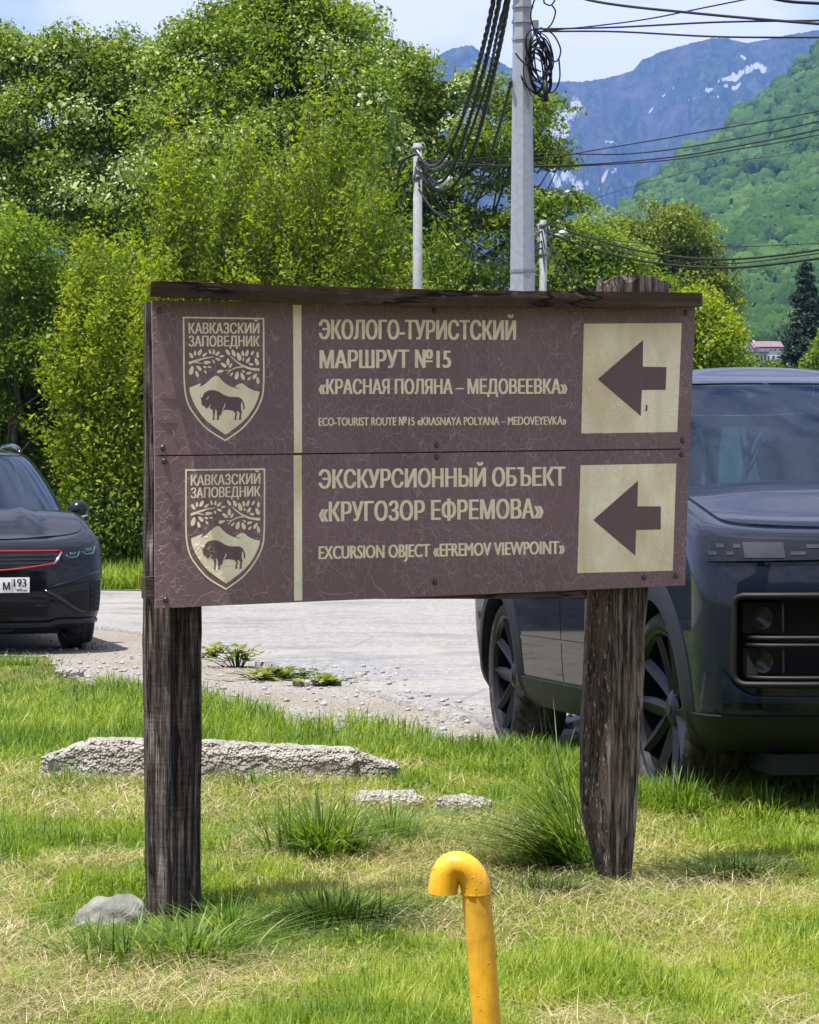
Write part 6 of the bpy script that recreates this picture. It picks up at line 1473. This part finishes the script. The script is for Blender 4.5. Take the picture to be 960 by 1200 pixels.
cable('third thick twisted cable from the tall pole hanging lowest before the thin pole', [(598, -25, A_), (592, 20, 21), (577, 92, 23), (558, 165, 26.5), (536, 212, 29.5), (514, 223, 31.5), (490, 200, B_)], 0.015, twist=True)
cable('thick cable crossing behind the three twisted ones beside the tall pole', [(602, -30, A_), (584, 35, 20.6), (572, 92, 23), (553, 150, 26), (540, 180, 29), (512, 200, 31.5), (490, 188, B_)], 0.010, twist=True)
cable('dark cable from the middle of the tall pole sagging to the thin concrete pole', [(599, 96, A_), (586, 145, 22), (566, 205, 25), (545, 243, 28), (527, 254, 30), (508, 246, 31.5), (491, 222, B_)], 0.010, twist=True)
cable('pale cable drooping from the top of the thin concrete pole', [(489, 176, B_), (500, 192, 32.6), (512, 196, 32), (524, 186, 31.5)], 0.012, 'cable_grey')
cable('pale loop of cable hanging low beside the thin concrete pole', [(489, 196, B_), (499, 212, 32.6), (514, 220, 32), (530, 208, 31.5)], 0.013, 'cable_grey')
cable('black drip loop left of the thin concrete pole top', [(489, 180, B_), (475, 186, B_), (468, 196, B_), (467, 208, B_)], 0.02)
for k, (lab, p) in enumerate((('upper thin cable sagging from the thin concrete pole to the dark pole', [(490, 200, B_), (520, 245, 34), (556, 284, 36), (600, 296, 38), (636, 270, C_)]),
     ('middle thin cable sagging from the thin concrete pole to the dark pole', [(490, 208, B_), (515, 245, 34), (545, 285, 36), (590, 304, 38), (636, 282, C_)]),
     ('lowest thin cable sagging from the thin concrete pole to the dark pole', [(491, 216, B_), (515, 262, 34), (548, 300, 36), (590, 310, 38), (636, 290, C_)]))): cable(lab, p, 0.013)
cl = MB(); cl.tube([at(514, 215, 31.9) - at(520, 212, 31.9), at(528, 208, 31.9) - at(520, 212, 31.9)], 0.035, 8); co = cl.build('cable_clamp', MT['clamp'], None, True); co.location = at(520, 212, 31.9); tag(co, 'white anchor clamp on the cables right of the thin concrete pole', 'cable clamp')
cable('topmost thick cable running right across the sky', [(624, -20, A_), (700, 2, 19), (820, 16, 18), (960, 28, 17), (1080, 36, 16)], 0.011)
cable('thin slack cable arching over the thick one at the top', [(640, 36, A_), (700, 30, 19.5), (760, 22, 19), (830, 8, 18.5), (900, -6, 18)], 0.006)
cable('thin cable leaving the tall pole just under the thick one in the sky', [(626, 34, A_), (720, 32, 19), (840, 26, 18), (960, 24, 17), (1080, 22, 16)], 0.008)
cable('thin cable running level to the right edge below the ridge line', [(626, 37, A_), (720, 37, 19), (840, 43, 18), (960, 44, 17), (1080, 45, 16)], 0.008)
cable('thick cable cutting the top right corner', [(880, -8, 14), (920, 1, 14), (960, 4, 14), (1040, 8, 14)], 0.010)
for k, (lab, p, r) in enumerate((('highest of the thin cables across the blue mountain', [(489, 190, B_), (624, 186, 30), (720, 172, 28), (820, 155, 27), (960, 130, 25), (1100, 96, 24)], 0.007),
     ('second thin cable across the blue mountain', [(489, 192, B_), (624, 181, 30), (740, 180, 28), (850, 165, 27), (960, 142, 25), (1100, 105, 24)], 0.008),
     ('double thin cable across the mountain and the green hill', [(489, 186, B_), (560, 193, 31), (660, 194, 30), (780, 185, 28), (870, 170, 27), (960, 152, 25), (1100, 118, 24)], 0.009),
     ('lower strand of the double cable across the green hill', [(489, 188, B_), (560, 195, 31), (660, 195, 30), (780, 188, 28), (870, 174, 27), (960, 158, 25), (1100, 124, 24)], 0.007),
     ('faint thin cable low on the blue mountain', [(636, 262, C_), (700, 232, 37), (780, 208, 34), (870, 188, 31), (960, 172, 28)], 0.004),
     ('straight thin cable below the hill running to the right edge', [(636, 270, C_), (760, 286, 36), (860, 289, 33), (960, 285, 30), (1060, 278, 28)], 0.006),
     ('thick sagging cable from the dark pole over the yellow green tree', [(640, 262, C_), (690, 278, 38), (760, 296, 35), (850, 304, 32), (960, 293, 29), (1060, 276, 27)], 0.015),
     ('lowest thick sagging cable from the dark pole to the right edge', [(640, 272, C_), (690, 290, 38), (760, 307, 35), (850, 314, 32), (960, 303, 29), (1060, 286, 27)], 0.017),
     ('thin cable running with the lowest thick sagging cable', [(640, 268, C_), (690, 284, 38), (760, 302, 35), (850, 309, 32), (960, 297, 29), (1060, 282, 27)], 0.008),
     ('thin cable falling from the dark pole behind the sign', [(640, 278, C_), (655, 300, 38), (680, 330, 36), (705, 352, 34)], 0.010),
     ('second thin cable falling from the dark pole behind the sign', [(641, 290, C_), (656, 318, 38), (672, 340, 36), (690, 356, 34)], 0.009))): cable(lab, p, r)

# loose gravel on the shoulder and along the road edge
def pebbles():
    g = np.random.default_rng(77); bm = bmesh.new(); bmesh.ops.create_icosphere(bm, subdivisions=1, radius=1.0); bv = np.array([v.co[:] for v in bm.verts]); bf = np.array([[v.index for v in f.verts] for f in bm.faces]); bm.free()
    n = 3800; px = g.uniform(-60, 1000, n); y0 = edgeY(G_EDGE, px, 0.9) - 0.35; Y = y0 + (g.random(n)**1.5)*np.where(px < 480, 4.2, 2.4); X = (px - 480)/FPX*Y; s = 0.004 + 0.022*g.random(n)**7; z = zg(X, Y) + np.where(Y > edgeY(R_EDGE, px, 0.8), 0.037, 0.007)
    V = (bv[None]*g.uniform(0.6, 1.25, (n, len(bv), 1))*(s[:, None]*np.stack([np.ones(n), g.uniform(.6, 1, n), g.uniform(.4, .8, n)], -1))[:, None, :] + np.stack([X, Y, z + s*0.2], -1)[:, None, :]).reshape(-1, 3)
    F = (bf[None] + (np.arange(n)*len(bv))[:, None, None]).reshape(-1, 3)
    tag(link('loose_gravel', fast_mesh('loose_gravel', V, F), MT['pebble']), 'loose pale gravel scattered over the shoulder along the road edge', 'gravel', kind='stuff')
pebbles()
# unseen wood added behind the camera to darken the reflections in the car paint
def wood_behind():
    g = np.random.default_rng(5); n = 70000; x = g.uniform(-45, 45, n); top = 13 + 7*fbm(x*0.12, x*0, 3, 4); z = top*g.random(n)**0.8; y = -30 - 5*g.random(n) - 2*np.sin(x*0.5)
    leaf_cloud('added_reflection_wood', np.stack([x, y, z], -1), np.tile([0, 0.6, 0.3], (n, 1)), 0.42, g.random(n)*0.7, MT['leaf_dark'], None, 0.8, 0.4, 0.8, g)
    tag(bpy.data.objects['added_reflection_wood'], 'unseen dark wood added behind the viewer to darken the car reflections', 'wood', kind='stuff')
wood_behind()
